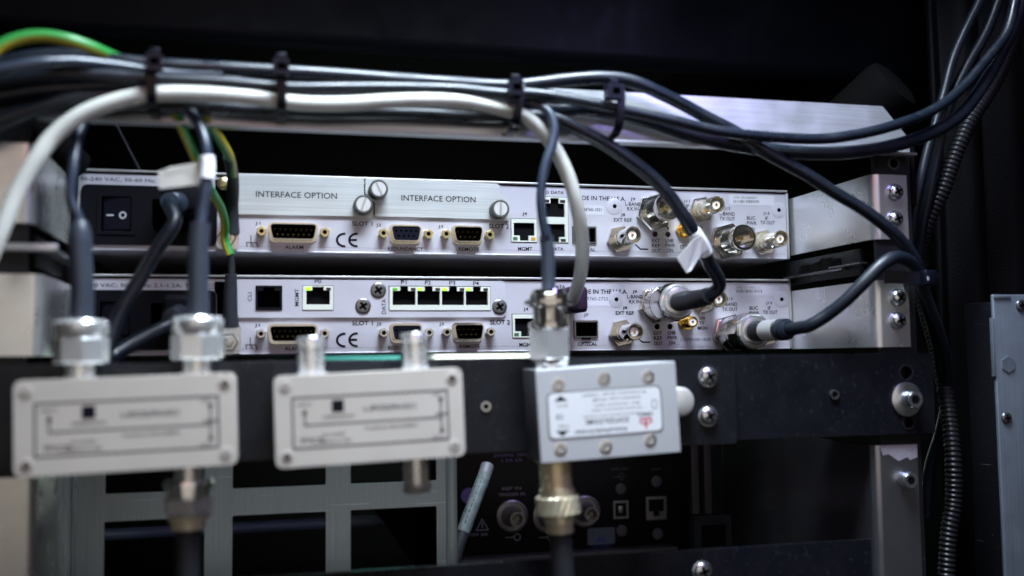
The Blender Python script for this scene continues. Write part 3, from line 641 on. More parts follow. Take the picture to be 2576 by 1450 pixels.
def scr(x, y, Y=-87): p = P(x, y, Y); return (p.x, p.z)
bracket(316.5, 1, 26.5, -8.4, 'scratched steel bracket with two cross screws beside TX OUT of the upper modem', [scr(2255, 483), scr(2255, 551)])
bracket(315.0, 1, -30.6, -66.0, 'steel bracket with two cross screws beside TX OUT of the lower modem', [scr(2262, 749), scr(2262, 807)])
bracket(-96.0, -1, 26.5, -8.4, 'pale steel bracket behind the white cable, beside the upper power switch', [])
bracket(-92.0, -1, -30.6, -66.0, 'pale grey steel bracket above the cabled splitter box, beside the lower power switch', [])
# side slides the brackets bolt to (dark strip and bright tongue between the brackets)
sl = thing('slide_rail', (318, -40, -28), 'black slide rail with torn foam tape and a bare metal tongue between two brackets', 'rail')
box('channel', (317.5, 320), (-70, 10), (-26.5, -12.0), 'rail_black', sl, 0.3)
box('ledge', (312, 317.3), (-60, 4), (-23.0, -21.6), 'dark_steel', sl, 0.3)
a = P(2100, 660, -48); box('tongue', (311.5, 316.9), (-78, -48), (-21.2, -20.2), 'dark_steel', sl, 0.3)
V = []; F = []; n = 16
for i in range(n):
    t = i/(n-1); yy = -52+44*t
    for j, zz in enumerate((-21.2, -15.4+2.4*random.random()-4.2*abs(t-0.35))):
        V.append((317.0-1.6*random.random()-0.5, yy, zz)); V.append((317.6, yy, zz))
for i in range(n-1):
    k = 4*i; F += [(k, k+4, k+6, k+2), (k+2, k+6, k+7, k+3), (k, k+1, k+5, k+4)]
F += [(0, 2, 3, 1), (4*n-4, 4*n-3, 4*n-1, 4*n-2)]
mk('foam_tape', V, F, 'foam', sl, True, 20)
sl2 = thing('slide_rail', (-97, -40, -28), 'pale slide rail lip between the two brackets at the power switch end', 'rail')
box('channel', (-99.5, -97.5), (-70, 10), (-26.5, -12.0), 'rail_black', sl2, 0.3)
box('ledge', (-97.3, -90), (-82, 4), (-19.5, -18.0), 'aluminium', sl2, 0.4); box('lip', (-112, -86), (-86, -83.4), (-21.0, -17.2), 'aluminium', sl2, 0.8)
# vertical rack posts
def post(x0, x1, label, hole):
    root = thing('rack_post', ((x0+x1)/2, -75, -320), label, 'rack post', 'vertical rack posts')
    hs = [circ(hole[0], hole[1]-i*15.9, 2.6, 16) for i in range(2)] if hole else []
    plate('post_face', rect(x0, x1, -319, 44), hs, -83.2, -81.2, 'rail_black', root)
    for h in hs: cavity('threaded_hole', h, -81.4, -74, 'socket_dark', root)
    if hole: plate('hole_rim', circ(hole[0], hole[1], 3.4), [circ(hole[0], hole[1], 2.62)], -83.6, -83.1, 'screw_dark', root)
    return root
h = P(2247, 412, -83); rp = post(319.0, 341.5, 'black vertical rack post with threaded hole behind the brackets beside TX OUT', (h.x, h.z))
box('post_edge', (341.8, 344.2), (-84.5, -60), (10, 44), 'lining', rp, 0.3)
post(-121, -98.5, 'black vertical rack post behind the brackets at the power switch end', None)
# cable tray
tr = thing('cable_tray', (120, -88, 38), 'bare aluminium cable tray with cut corner carrying the cable bundle', 'tray')
zt = P(1950, 253, -88).z; zb = P(2200, 384, -88).z
plate('tray_face', [(-95, zb+0.2), (338.5, zb+0.2), (338.5, zb+8), (P(2220, 268, -88).x, zt), (-95, zt)], [], -88, -86.6, 'aluminium', tr)
box('tray_lip', (-95, 340), (-92.5, -86.5), (zb-1.6, zb), 'aluminium', tr, 0.6)
# black cross bar
xb1 = P(1850, 990, -91).x
bar = thing('cross_bar', (115, -88, -112), 'black powder coated cross bar with bolts, carrying the splitter boxes', 'bar')
hs = []
for (x, y, r_) in ((2279, 938, 3.6), (2285, 1063, 3.0)): p = P(x, y, -88.5); hs.append(circ(p.x, p.z, r_, 20))
x0, x1, zb_, zt_ = -116, 347, -111.8, -69.3
plate('bar_face', rpoly(rect(x0, x1, zb_, zt_), 1.6, 4), hs, -88.5, -86.5, 'powder_black', bar); bev(bar.children[-1], 0.95)
box('bar_top', (x0+1, x1-1), (-87.9, -68), (zt_-2.4, zt_-0.15), 'powder_black', bar, 1.0, 3)
for i, (x, y, r_) in enumerate(((2279, 938, 3.6), (2285, 1063, 3.0))):
    p = P(x, y, -88.5); plate('hole_rim', circ(p.x, p.z, r_+0.9, 20), [circ(p.x, p.z, r_, 20)], -88.9, -88.2, 'rail_black', bar); cavity('bar_hole', circ(p.x, p.z, r_, 20), -86.6, -78, 'socket_dark', bar)
p = P(2098, 993, -89); plate('rivet_nut', circ(p.x, p.z, 2.5, 18), [circ(p.x, p.z, 1.7, 18)], -90.0, -88.4, 'screw_dark', bar)
p = P(2283, 1005, -90); bolt = lathe('flange_bolt', 'fb', [(0.0, 9.0), (1.2, 9.0), (1.4, 8.6)], 32, (p.x, -88.55, p.z), 'zinc', bar)
def socket_bolt(pos, parent, m='zinc', r=4.6, name='cap_screw'):
    o = lathe(name, ('cap', r), [(0, r*0.9), (0.4, r), (r*1.15, r), (r*1.3, r*0.9), (r*1.3, r*0.55), (r*0.8, r*0.5)], 24, pos, m, parent)
    lathe('hex_recess', ('capr', r), [(r*1.22, r*0.56), (r*1.25, r*0.56)], 6, pos, 'socket_dark', o, flat=True); return o
socket_bolt((p.x+0.8, -89.9, p.z), bolt)
fp = plate('front_plate', rpoly(rect(-112, xb1, -113.4, -70.0), 1.4, 4), [], -91.4, -89.0, 'powder_worn', bar); bev(fp, 1.0)
box('plate_top', (-111, xb1-1), (-91.0, -88.7), (-72.4, -70.15), 'powder_worn', bar, 1.05, 3)
for x, y in ((1783, 948), (1783, 1047)):
    p = P(x, y, -92.5); phillips('screw', 'bar', (p.x, -91.4, p.z), 4.6, 'zinc', bar, 2.2, True, rot=0.5)
p = P(1222, 1023, -91.5); plate('rivet_nut', circ(p.x, p.z, 2.3, 18), [circ(p.x, p.z, 1.5, 18)], -92.2, -91.3, 'zinc', bar); lathe('bore', 'bbore', [(0.05, 1.5), (0.12, 1.5)], 14, (p.x, -91.4, p.z), 'socket_dark', bar)
p = P(1722, 1012, -98); lathe('hex_bolt', 'hxb', [(0, 7.4), (5.0, 7.4), (6.6, 6.4), (7.2, 4.5)], 28, (p.x-1.5, -91.4, p.z), 'screw_satin', bar)
# lower bar
p = P(2200, 1356, -80); pl_ = P(1000, 1424, -80)
lb = thing('cross_bar', (110, -80, p.z-40), 'dark blue black lower cross bar with one cross screw under the instrument', 'bar')
plate('bar_face', rpoly(rect(-110, p.x, p.z-42, p.z), 0.8, 3), [], -80, -77.5, 'powder_black', lb); bev(lb.children[-1], 0.9)
q = P(1768, 1438, -81); phillips('screw', 'lbar', (q.x, -80, q.z), 4.8, 'zinc', lb, 2.2, True, rot=0.3)
q = P(1402, 1430, -80.2)
V = [(q.x+random.uniform(-1, 1)*dx, -80.35, q.z+zz) for dx, zz in ((0.6, -5), (2.6, -2), (2.2, 1), (1.0, 3), (1.2, 6), (0.4, 8))]
# lower angles
def low_angle(xs, sgn, label, ztop, socket):
    root = thing('angle_bracket', (xs, -85, -250), label, 'bracket', 'lower angle brackets')
    bent('bracket_sheet', angle_profile(xs, sgn, 95, -85, 26.5, 1.8, 4.5), (-260, ztop), 'angle_steel' if sgn > 0 else 'bracket_pale', root)
    if socket: socket_bolt(socket, root, 'zinc', 4.3)
    return root
q = P(2285, 1208, -88)
la = low_angle(311.5, 1, 'scratched bare metal angle bracket with filed top and a socket head screw', -117.6, (q.x, -85, q.z))
V = [P(x, y, -85.25) for x, y in ((2212, 1121), (2307, 1118), (2308, 1150), (2290, 1158), (2282, 1150), (2262, 1160), (2236, 1143), (2222, 1146))]; k = len(V)
V += [v+Vector((0, 0.2, 0)) for v in V]
mk('filed_patch', V, [tuple(range(k)), tuple(range(2*k-1, k-1, -1))]+[(i, (i+1) % k, k+(i+1) % k, k+i) for i in range(k)], 'filed', la, False)
low_angle(-93, -1, 'bare metal angle bracket under the cabled splitter box, beside the lattice frame', -117.6, None)

# ================================================================== SPLITTERS AND ARRESTER
def fit_box(corn, Y):
    p = [P(x, y, Y) for x, y in corn]; c = sum(p, Vector())/4
    w_ = ((p[1]-p[0]).length+(p[2]-p[3]).length)/2; h_ = ((p[3]-p[0]).length+(p[2]-p[1]).length)/2
    d = (p[1]-p[0])+(p[2]-p[3]); return c, w_, h_, math.atan2(d.z, d.x)
def local_fn(c, a, Y):
    def f(x, y):
        p = P(x, y, Y)-c; return (p.x*math.cos(a)+p.z*math.sin(a), -p.x*math.sin(a)+p.z*math.cos(a))
    return f
FEM = [(0, 6.6), (1.4, 6.6), (1.6, 5.7), (12.6, 5.7), (12.9, 6.2), (15.8, 6.2), (16.8, 5.6), (16.9, 3.8), (10, 3.6)]
def splitter(corn, label, top_x, bot_x, ring):
    Y = -124.0; c, w_, h_, a = fit_box(corn, Y); f = local_fn(c, a, Y)
    root = thing('splitter_box', c, label, 'splitter', 'signal splitter boxes', rot=(0, -a, 0))
    bev(plate('lid', rpoly(rect(-w_/2, w_/2, -h_/2, h_/2), 3.6, 6), [], -0.5, 3.4, 'lid_silver', root), 0.9)
    plate('housing', rpoly(rect(-w_/2+0.5, w_/2-0.5, -h_/2+0.5, h_/2-0.5), 3.4, 6), [], 3.5, 32.2, 'box_silver', root)
    for sx, sz in ((-1, 1), (1, 1), (1, -1), (-1, -1)):
        x, z = sx*(w_/2-4.6), sz*(h_/2-4.6); dk = (sx*sz > 0)
        o = lathe('lid_screw', 'lids', [(0.02, 2.7), (0.15, 2.7), (0.3, 2.3), (0.3, 1.4), (0.1, 1.3)], 20, (x, -0.5, z), 'screw_satin', root)
        lathe('recess', ('lidr', dk), [(0.2, 1.6 if dk else 1.0), (0.34, 1.6 if dk else 1.0)], 6, (x, -0.5, z), 'lens_brown' if dk else 'dull_metal', o)
    # printed diagram
    yy = -0.56; u0, u1, v0, v1 = -w_/2*0.815, w_/2*0.825, -h_/2*0.60, h_/2*0.50
    L_ = lambda u, v: (u0+(u1-u0)*u, v0+(v1-v0)*v)
    stroke('print_frame', [[L_(0, 0), L_(1, 0), L_(1, 1), L_(0, 1), L_(0, 0)]], 0.8, yy, 'ink_soft', root)
    stroke('print_line', [[L_(.075, .72), L_(.075, .45), L_(.96, .45)], [L_(.955, .16), L_(.955, .84)], [L_(.92, .52), L_(.99, .52)]], 0.7, yy, 'ink_soft', root)
    for u, v, s in ((.075, .72, -1), (.955, .80, 1), (.955, .2, -1)):
        p0 = L_(u, v); mk('print_arrow', [(p0[0]-1.2, yy-.05, p0[1]+1.1*s), (p0[0]+1.2, yy-.05, p0[1]+1.1*s), (p0[0], yy-.05, p0[1]-1.2*s)], [(0, 1, 2)], 'ink', root, False)
    p0 = L_(.285, .80); plate('print_logo', rect(p0[0]-2.5, p0[0]+2.5, p0[1]-2.5, p0[1]+2.6), [], yy-0.06, yy+0.02, 'ink', root)
    for s_, u, v, ww, hh in (('RADIOWAVE', .285, .60, 13, 1.4), ('L-SPC02/PN-DC1', .62, .72, 22, 2.2), ('Freq.Range: 950-2150MHz', .625, .32, 22, 1.6), ('INPUT', .075, .86, 6, 1.1), ('OUT 1', .94, .93, 5, 1.1), ('OUT 2', .93, .06, 5, 1.1), ('SN: 1231007', .255, .24, 9, 1.3), ('Made in EU', .27, .11, 12, 1.3), ('CE', .15, .14, 5, 2.6), ('S/N', .075, .16, 4, 2.2)):
        if s_ == 'RADIOWAVE': s_ = 'telecom'
        text(s_, L_(u, v), ww, hh, yy-0.02, 'ink_soft', root, 0, 0.02)
    for x in top_x:
        lx, lz = f(x, corn[0][1]); o = lathe('coax_port', 'fem', FEM, 26, (lx, 17, h_/2-0.55), 'port_satin', root, (0, 0, 1)); lathe('contact', 'femc', [(12, 3.4), (12.4, 3.4)], 16, (lx, 17, h_/2-0.55), 'lens_brown', o, (0, 0, 1))
    for x in bot_x:
        lx, lz = f(x, corn[2][1]); o = lathe('coax_port', 'fem', FEM, 26, (lx, 17, -h_/2+0.55), 'port_satin', root, (0, 0, -1)); lathe('contact', 'femc', [(12, 3.4), (12.4, 3.4)], 16, (lx, 17, -h_/2+0.55), 'lens_brown', o, (0, 0, -1))
    return c, w_, h_, a
B1 = [(38, 958), (596, 937), (597, 1168), (30, 1204)]; B2 = [(690, 949), (1166, 922), (1166, 1149), (692, 1178)]
S1 = splitter(B1, 'beige silver splitter box with cables plugged in above and below', (184, 490), (468,), 0)
S2 = splitter(B2, 'beige silver splitter box with three open coax ports, between the other box and the arrester', (789, 1060), (1060,), 0)
# arrester
Y3 = -117.0; B3 = [(1345, 930), (1703, 912), (1708, 1135), (1365, 1168)]
c3, w3, h3, a3 = fit_box(B3, Y3); f3 = local_fn(c3, a3, Y3)
ar = thing('surge_arrester', c3, 'silver surge arrester block with upside down printed label and six lid screws', 'arrester', rot=(0, -a3, 0))
bev(plate('front_plate', rpoly(rect(-w3/2, w3/2, -h3/2, h3/2), 0.6, 2), [], 0, 2.2, 'arrester_silver', ar), 0.35)
box('housing', (-w3/2+0.15, w3/2-0.15), (2.3, 25), (-h3/2+0.15, h3/2-0.15), 'arrester_side', ar, 0.4)
box('top_skin', (-w3/2+0.3, w3/2-0.3), (0.4, 24.8), (h3/2-0.1, h3/2+0.35), 'arrester_silver', ar, 0.15)
for x, y in ((1404, 968), (1519, 952), (1630, 948), (1410, 1130), (1524, 1125), (1636, 1108)):
    u, v = f3(x, y); o = lathe('lid_screw', 'ars', [(0, 3.0), (0.25, 3.0), (0.3, 2.3), (0.1, 2.2)], 22, (u, 0, v), 'nickel_bright', ar); lathe('recess', 'arsr', [(0.15, 2.1), (0.32, 2.0), (0.32, 0.9), (0.2, 0.8)], 18, (u, 0, v), 'dull_metal', o)
lc = [f3(1374, 990), f3(1664, 966), f3(1668, 1086), f3(1380, 1110)]
lx0 = (lc[0][0]+lc[3][0])/2; lx1 = (lc[1][0]+lc[2][0])/2; lz1 = (lc[0][1]+lc[1][1])/2; lz0 = (lc[2][1]+lc[3][1])/2
lo = plate('label_border', rpoly(rect(lx0, lx1, lz0, lz1), 3.2, 6), [], -0.14, -0.02, 'ink_grey', ar)
plate('label', rpoly(rect(lx0+.8, lx1-.8, lz0+.8, lz1-.8), 2.6, 6), [], -0.24, -0.15, 'label_silver', ar)
LL = lambda u, v: (lx0+(lx1-lx0)*u, lz0+(lz1-lz0)*v)
for s_, u, v, ww, hh, m in (('AntennaFeederArrester', .45, .12, .46, 2.0, 'ink_grey'), ('ZCNTZZA-ZONM2', .51, .32, .38, 2.3, 'ink'), ('Frequency Range: DC~2.5GHz', .56, .44, .52, 1.1, 'ink_grey'), ('Nominal discharge: 10kA', .60, .56, .44, 1.1, 'ink_grey'), ('Max. discharge: 20kA', .60, .66, .40, 1.1, 'ink_grey'),
                            ('Insertion Loss: <0.2dB', .60, .77, .42, 1.1, 'ink_grey'), ('Protection level: <600V', .58, .88, .56, 1.1, 'ink_grey'), ('CE', .10, .47, .06, 2.2, 'ink_grey'), ('Surge', .13, .70, .09, 1.2, 'ink_grey'), ('Protect', .13, .27, .09, 1.2, 'ink_grey'), ('EMSS', .84, .40, .13, 1.6, 'ink')):
    text(s_, LL(u, v), (lx1-lx0)*ww, hh, -0.26, 'ink' if m == 'ink' else 'ink_soft', ar, math.pi, 0.02)
for u, v, s in ((.12, .84, 1), (.12, .14, -1)):
    p0 = LL(u, v); mk('print_arrow', [(p0[0]-3.2, -0.26, p0[1]-1*s), (p0[0]+3.2, -0.26, p0[1]-1*s), (p0[0], -0.26, p0[1]+1.6*s)], [(0, 1, 2)], 'ink', ar, False)
p0 = LL(.845, .22); stroke('print_logo', [[(p0[0], p0[1]-2.2), (p0[0], p0[1]+1.6)], [(p0[0]-2.4, p0[1]+1.9), (p0[0]+2.4, p0[1]+1.9)], [(p0[0]-2.4, p0[1]+1.9), (p0[0]-2.6, p0[1]+0.2)], [(p0[0]+2.4, p0[1]+1.9), (p0[0]+2.6, p0[1]+0.2)], [(p0[0]-1.4, p0[1]-.3), (p0[0]+1.4, p0[1]-.3)]], 0.9, -0.26, 'ink_red', ar)
p0 = LL(.93, .60); plate('print_ring', rpoly(rect(p0[0]-1.4, p0[0]+1.4, p0[1]-2.2, p0[1]+2.2), 1.3, 4), [rpoly(rect(p0[0]-1.0, p0[0]+1.0, p0[1]-1.8, p0[1]+1.8), 0.9, 4)], -0.28, -0.25, 'ink_grey', ar)
# arrester lower port (stays with the arrester)
ub, vb = f3(1415, 1160)
pth = [(0, 9.4), (0.8, 9.4), (1.0, 7.4)]
for i in range(11): pth += [(1.4+i*1.1, 7.6), (1.95+i*1.1, 7.1)]
lathe('coax_port', 'arp', pth+[(14.0, 7.4)], 28, (ub, 12.5, -h3/2+0.1), 'brass_plug', ar, (0, 0, -1))
ut, vt = f3(1402, 925)
lathe('coax_port', 'arpt', [(0, 8.4), (1.2, 8.4), (1.4, 7.6), (4.2, 7.6)], 28, (ut, 12.5, h3/2+0.3), 'nickel_bright', ar, (0, 0, 1))

# ================================================================== CABLES
def cpts(lst, Y=None): return [P(p[0], p[1], (p[2] if len(p) > 2 else Y)) for p in lst]
def cable(name, label, lst, r, m, cat='cable', group=None, n=16):
    o = tube(name, cpts(lst), r, m, None, n); tag(o, label, cat, group); return o
def multi(name, label, cat, base, group=None): return thing(name, base, label, cat, group)
G = 'black coax cables in the bundle'
cA = [(-60, 175, -97), (60, 148, -97), (150, 140, -97), (260, 150, -97), (385, 163, -97), (550, 172, -97), (707, 181, -97), (844, 189, -97), (977, 199, -97), (1110, 208, -97), (1277, 217, -97), (1330, 213, -98), (1440, 200, -99), (1521, 196, -100), (1588, 205, -100), (1688, 248, -99), (1780, 297, -98), (1850, 333, -98), (1932, 386, -99), (2032, 441, -100), (2098, 484, -100), (2165, 523, -101), (2232, 573, -102), (2282, 625, -100), (2308, 672, -97), (2324, 735, -92), (2348, 800, -85), (2370, 866, -75), (2382, 950, -62), (2380, 1020, -52), (2362, 1100, -40), (2338, 1180, -30), (2330, 1300, -25)]
cable('coax_cable', 'top black cable of the bundle, crossing down over both brackets beside TX OUT', cA, 3.25, 'cable_black', 'cable', G)
cB = [(-60, 215, -104), (60, 196, -104), (150, 188, -104), (260, 190, -104), (385, 200, -104), (560, 208, -104), (727, 222, -104), (877, 222, -104), (1010, 222, -104), (1150, 226, -104), (1277, 238, -104), (1330, 236, -104.5), (1455, 254, -105), (1555, 275, -105.5), (1688, 303, -105.5), (1788, 327, -105), (1850, 337, -105), (1932, 345, -105), (2065, 350, -105), (2165, 337, -105), (2265, 311, -103), (2348, 277, -98), (2415, 227, -92), (2482, 150, -88), (2532, 83, -86), (2552, 10, -85), (2560, -40, -85)]
cable('coax_cable', 'black cable in the upper of two curves rising past the cut tray corner', cB, 2.8, 'cable_black', 'cable', G)
cC = [(-60, 255, -98), (60, 232, -98), (150, 224, -98), (300, 215, -98), (450, 215, -97), (600, 215, -95), (727, 214, -93), (877, 218, -92.5), (1010, 224, -92.5), (1150, 236, -92.5), (1277, 254, -92.5), (1340, 268, -92.5), (1400, 276, -92.5), (1470, 274, -92.5), (1545, 284, -92.5), (1640, 308, -92.5), (1740, 340, -92.5), (1832, 362, -93), (1932, 377, -95), (2032, 385, -97), (2132, 384, -98), (2232, 370, -97), (2332, 340, -94), (2415, 290, -88), (2465, 227, -84), (2515, 140, -80), (2557, 50, -78), (2575, -30, -78)]
cable('coax_cable', 'thick black cable in the lower of two curves rising past the cut tray corner', cC, 3.6, 'cable_black', 'cable', G)
cE = [(-60, 300, -94), (100, 268, -95), (250, 262, -95), (450, 268, -94), (644, 279, -94), (810, 287, -94), (977, 286, -93.5), (1100, 290, -93), (1277, 298, -93), (1350, 292, -94), (1401, 302, -95), (1455, 327, -96), (1521, 361, -97), (1588, 406, -97), (1640, 447, -96), (1682, 490, -95), (1720, 545, -94), (1748, 590, -92), (1768, 622, -89), (1783, 660, -84), (1787, 700, -76), (1780, 728, -70)]
e = multi('coax_cable', 'black cable with white flag label plugged into lower L-BAND RX IN', 'cable', P(1401, 302, -95), G)
j = Vector(J9l); ax = lambda d: Vector((j.x, -d, j.z))
ptsE = cpts(cE)[:-2]+[ax(74)+Vector((5.0, -2, 6)), ax(67)+Vector((1.2, 0, 0.6)), ax(58)]
tube('jacket', ptsE, 3.45, 'cable_black', e)
tube('boot', [ax(30), ax(38), ax(47), ax(58), ax(66)+Vector((0.8, 0, 0.4)), ax(70)+Vector((1.6, 0, 1.2))], lambda t: 5.6-1.1*t, 'heat_shrink', e)
def nplug(jj, parent):
    j0 = Vector(jj)
    pl = lathe('n_plug', 'nplug', [(5.2, 9.6), (8.6, 9.6), (9.0, 10.0), (15.0, 10.0), (15.3, 9.5), (16.4, 9.5), (16.6, 10.2), (19.0, 10.2)], 40, j0, 'nickel', parent)
    lathe('clamp_nut', 'nclamp', [(19.0, 10.4), (19.4, 11.0), (30.0, 11.0), (31.2, 10.2)], 8, j0, 'nickel', pl, phase=0.1, flat=True)
    lathe('end_ring', 'nring', [(31.0, 10.2), (33.4, 10.0), (33.8, 9.2), (33.2, 8.6), (33.2, 8.2), (34.2, 8.0), (34.6, 6.2)], 40, j0, 'plug_satin', pl)
    return pl
nplug(J9l, e)
# flag label
q0, q1 = P(1748, 588, -92.5), P(1775, 636, -88)
tube('label_wrap', smooth_path([P(1744, 583, -92.6), P(1760, 607, -90.6), P(1775, 637, -87.2)], 6), 3.75, 'label_white', e, raw=True)
fl = [P(*p) for p in ((1703, 650, -95), (1743, 604, -97), (1766, 592, -96.5), (1783, 628, -92), (1761, 643, -94), (1738, 681, -93), (1727, 687, -92.5))]
V = fl+[v+Vector((0.05, 0.35, 0.05)) for v in fl]; k = len(fl)
mk('label_flag', V, [tuple(range(k)), tuple(range(2*k-1, k-1, -1))]+[(i, (i+1) % k, k+(i+1) % k, k+i) for i in range(k)], 'label_white', e, False)
# cable into BUC output
fC = multi('coax_cable', 'black cable with white ring label plugged into the lower modem L-BAND TX OUT', 'cable', P(2132, 750, -85), None)
j2 = Vector(J12l); ay = lambda d: Vector((j2.x, -d, j2.z))
tube('jacket', [ay(66), ay(74)+Vector((0.3, 0, 0)), ay(80)+Vector((2.0, 0, 0.6))]+cpts([(2035, 820, -86), (2082, 792, -92), (2132, 752, -98), (2182, 702, -103), (2222, 663, -105), (2255, 648, -104), (2285, 657, -101), (2305, 683, -97), (2318, 725, -92), (2338, 790, -84), (2360, 870, -72), (2374, 960, -58)]), 3.45, 'cable_black', fC)
bt = tube('boot', [ay(30), ay(36), ay(44), ay(56), ay(66), ay(70)], lambda t: 5.9-0.5*t, 'heat_shrink', fC)
tube('label_wrap', [ay(46), ay(52), ay(58), ay(61)], 5.75, 'label_white', fC, raw=True)
mk('handwriting', [ay(48)+Vector((0.2, 0, -5.9)), ay(49)+Vector((0.6, 0, -5.9)), ay(55)+Vector((-3.2, 0, -4.95)), ay(54.4)+Vector((-3.4, 0, -4.85))], [(0, 1, 2, 3)], 'ink', fC, False)
lathe('collar', 'collar', [(62, 5.7), (62.4, 6.0), (64, 6.0), (64.4, 5.6), (66, 5.6), (66.4, 5.9), (68.5, 5.9), (71, 4.6), (72, 4.0)], 24, j2, 'cable_slate', fC)
nplug(J12l, fC)
# white network cable
wc = multi('network_cable', 'white network cable arching over the bundle into a violet plug on the lower modem', 'cable', P(1460, 540, -60))
tube('jacket', cpts([(-45, 690, -118), (0, 585, -116), (43, 483, -113), (93, 398, -111), (133, 345, -109), (200, 292, -108), (283, 258, -107), (366, 240, -106), (466, 236, -105), (566, 240, -104), (643, 247, -104), (710, 256, -104), (794, 262, -104), (877, 261, -104), (977, 255, -104), (1077, 252, -104), (1177, 257, -103), (1277, 279, -101), (1321, 293, -100), (1358, 325, -99), (1395, 374, -97), (1428, 440, -96), (1450, 515, -94), (1463, 590, -88), (1465, 650, -76), (1457, 705, -55), (1443, 748, -30), (1436, 762, -18)]), 3.5, 'cable_white', wc)
a = P(1436, 757, -12)
box('plug_boot', (a.x-5.4, a.x+6.6), (-24, -0.9), (a.z-7.0, a.z+7.4), 'plug_violet', wc, 2.2, 3)
# drop cable into the arrester
dc = multi('coax_cable', 'slate cable dropping from the bundle into the plug on top of the arrester', 'cable', P(1392, 735, -104), None)
T3 = Vector((ut*math.cos(a3)-(h3/2)*math.sin(a3)+c3.x, Y3+12.5, ut*math.sin(a3)+(h3/2)*math.cos(a3)+c3.z))
tz = lambda d: T3+Vector((0, 0, d))
top = tz(36)
tube('jacket', cpts([(-60, 290, -92), (150, 252, -93), (400, 248, -93), (644, 252, -92.5), (900, 250, -92.5), (1150, 252, -96), (1277, 258, -98), (1340, 262, -101), (1378, 280, -104), (1394, 318, -106), (1388, 366, -107), (1372, 416, -107.5), (1361, 480, -107.5), (1363, 540, -107), (1374, 600, -106)])+[tz(66)+Vector((-1.2, 0, 0)), tz(52), tz(34)], 2.25, 'cable_slate', dc)
tube('boot', [tz(62)+Vector((-0.8, 0, 0)), tz(52), tz(44), tz(34)], 3.3, 'boot_slate', dc)
pl = lathe('n_plug', 'nplugv', [(1.6, 8.4), (3.4, 8.8), (3.8, 8.4), (4.4, 9.4)], 36, T3, 'nickel_bright', dc, (0, 0, 1))
lathe('hex_nut', 'nplugh', [(4.2, 9.6), (5.0, 10.4), (18.2, 10.4), (19.0, 9.8)], 6, T3, 'plug_satin', pl, (0, 0, 1), phase=0.18, flat=True)
lathe('hex_neck', 'nplugk', [(19.0, 9.6), (21.0, 9.6), (21.4, 8.8)], 30, T3, 'nickel', pl, (0, 0, 1))
pr = [(21.2, 7.6)]
for i in range(9): pr += [(21.6+i*0.8, 7.7), (22.0+i*0.8, 7.3)]
lathe('thread', 'nplugt', pr+[(29, 7.6)], 30, T3, 'nickel', pl, (0, 0, 1))
lathe('back_nut', 'nplugb', [(28.6, 8.6), (29.2, 10.2), (31.4, 10.4), (31.6, 9.4), (34.5, 9.2), (35.0, 8.0), (36.8, 7.4), (37.2, 4.2)], 40, T3, 'nickel_bright', pl, (0, 0, 1))
lathe('lock_flange', 'nplugf', [(30.2, 12.2), (31.6, 12.2)], 8, T3, 'nickel', pl, (0, 0, 1), phase=0.2, flat=True)
# cable under the arrester
uc = multi('coax_cable', 'black cable with knurled brass coloured plug hanging under the arrester', 'cable', P(1420, 1400, -104))
L3 = Vector((ub*math.cos(a3)+(h3/2)*math.sin(a3)+c3.x, Y3+12.5, ub*math.sin(a3)-(h3/2)*math.cos(a3)+c3.z))
dn = lambda d: L3+Vector((0.06*d, 0, -d))
dv = (0.06, 0, -1)
pl = lathe('n_plug', 'uplug', [(13.2, 7.4), (13.4, 8.2), (16.4, 8.2), (16.6, 7.6)], 30, L3, 'brass_plug', uc, dv)
kn = []; V = []; F = []; n = 44
for j_, (d_, rr) in enumerate(((16.6, 9.4), (17.2, 10.4), (19, 10.4), (21, 10.4), (23, 10.4), (24.6, 10.4), (25.2, 9.6))):
    for i in range(n): t = 2*math.pi*(i+j_*0.55)/n; r2 = rr-(0.45 if i % 2 else 0); V.append((r2*math.cos(t), -d_, r2*math.sin(t)))
for j_ in range(6):
    for i in range(n): F.append((j_*n+i, j_*n+(i+1) % n, (j_+1)*n+(i+1) % n, (j_+1)*n+i))
F += [tuple(range(n)), tuple(range(6*n, 7*n))]
o = link('knurled_nut', mesh('knurled_nut', V, F, False), 'brass_plug', pl, L3); o.rotation_quaternion = (1, 0, 0, 0)
lathe('plug_tail', 'utail', [(25.0, 7.0), (29.0, 7.0), (29.2, 6.4), (29.4, 6.6), (33.5, 6.4), (33.8, 5.6)], 30, L3, 'brass_plug', uc, dv)
tube('jacket', [dn(31), dn(40), dn(55), dn(75), dn(110)], lambda t: 5.4-0.4*t, 'heat_shrink', uc)
# cables into the left splitter
def lport(S_, corn, x, top):
    c, w_, h_, a = S_; lx, lz = local_fn(c, a, -124)(x, corn[0][1] if top else corn[2][1]); z = (h_/2-0.55) if top else (-h_/2+0.55)
    return Vector((lx*math.cos(a)-z*math.sin(a)+c.x, -107, lx*math.sin(a)+z*math.cos(a)+c.z))
def fplug(name, pos, d, parent, r=11.0):
    pl = lathe(name, ('fp', r), [(6.2, 6.5), (6.4, r*0.92), (7.2, r), (16.5, r), (17.2, r*0.94)], 8, pos, 'plug_satin', parent, d, flat=True, phase=0.2)
    lathe('plug_ring', ('fpr', r), [(17.0, r*0.9), (19.0, r*0.98), (23.0, r*0.98), (24.6, r*0.86), (25.0, 5.2)], 32, pos, 'plug_satin', pl, d); return pl
p1 = lport(S1, B1, 184, True); g1 = multi('coax_cable', 'dark cable in a long boot plugged on the cabled splitter, nearest the pale bracket', 'cable', p1, None)
fplug('coax_plug', p1, (0, 0, 1), g1)
u1 = lambda d: p1+Vector((0, 0, d))
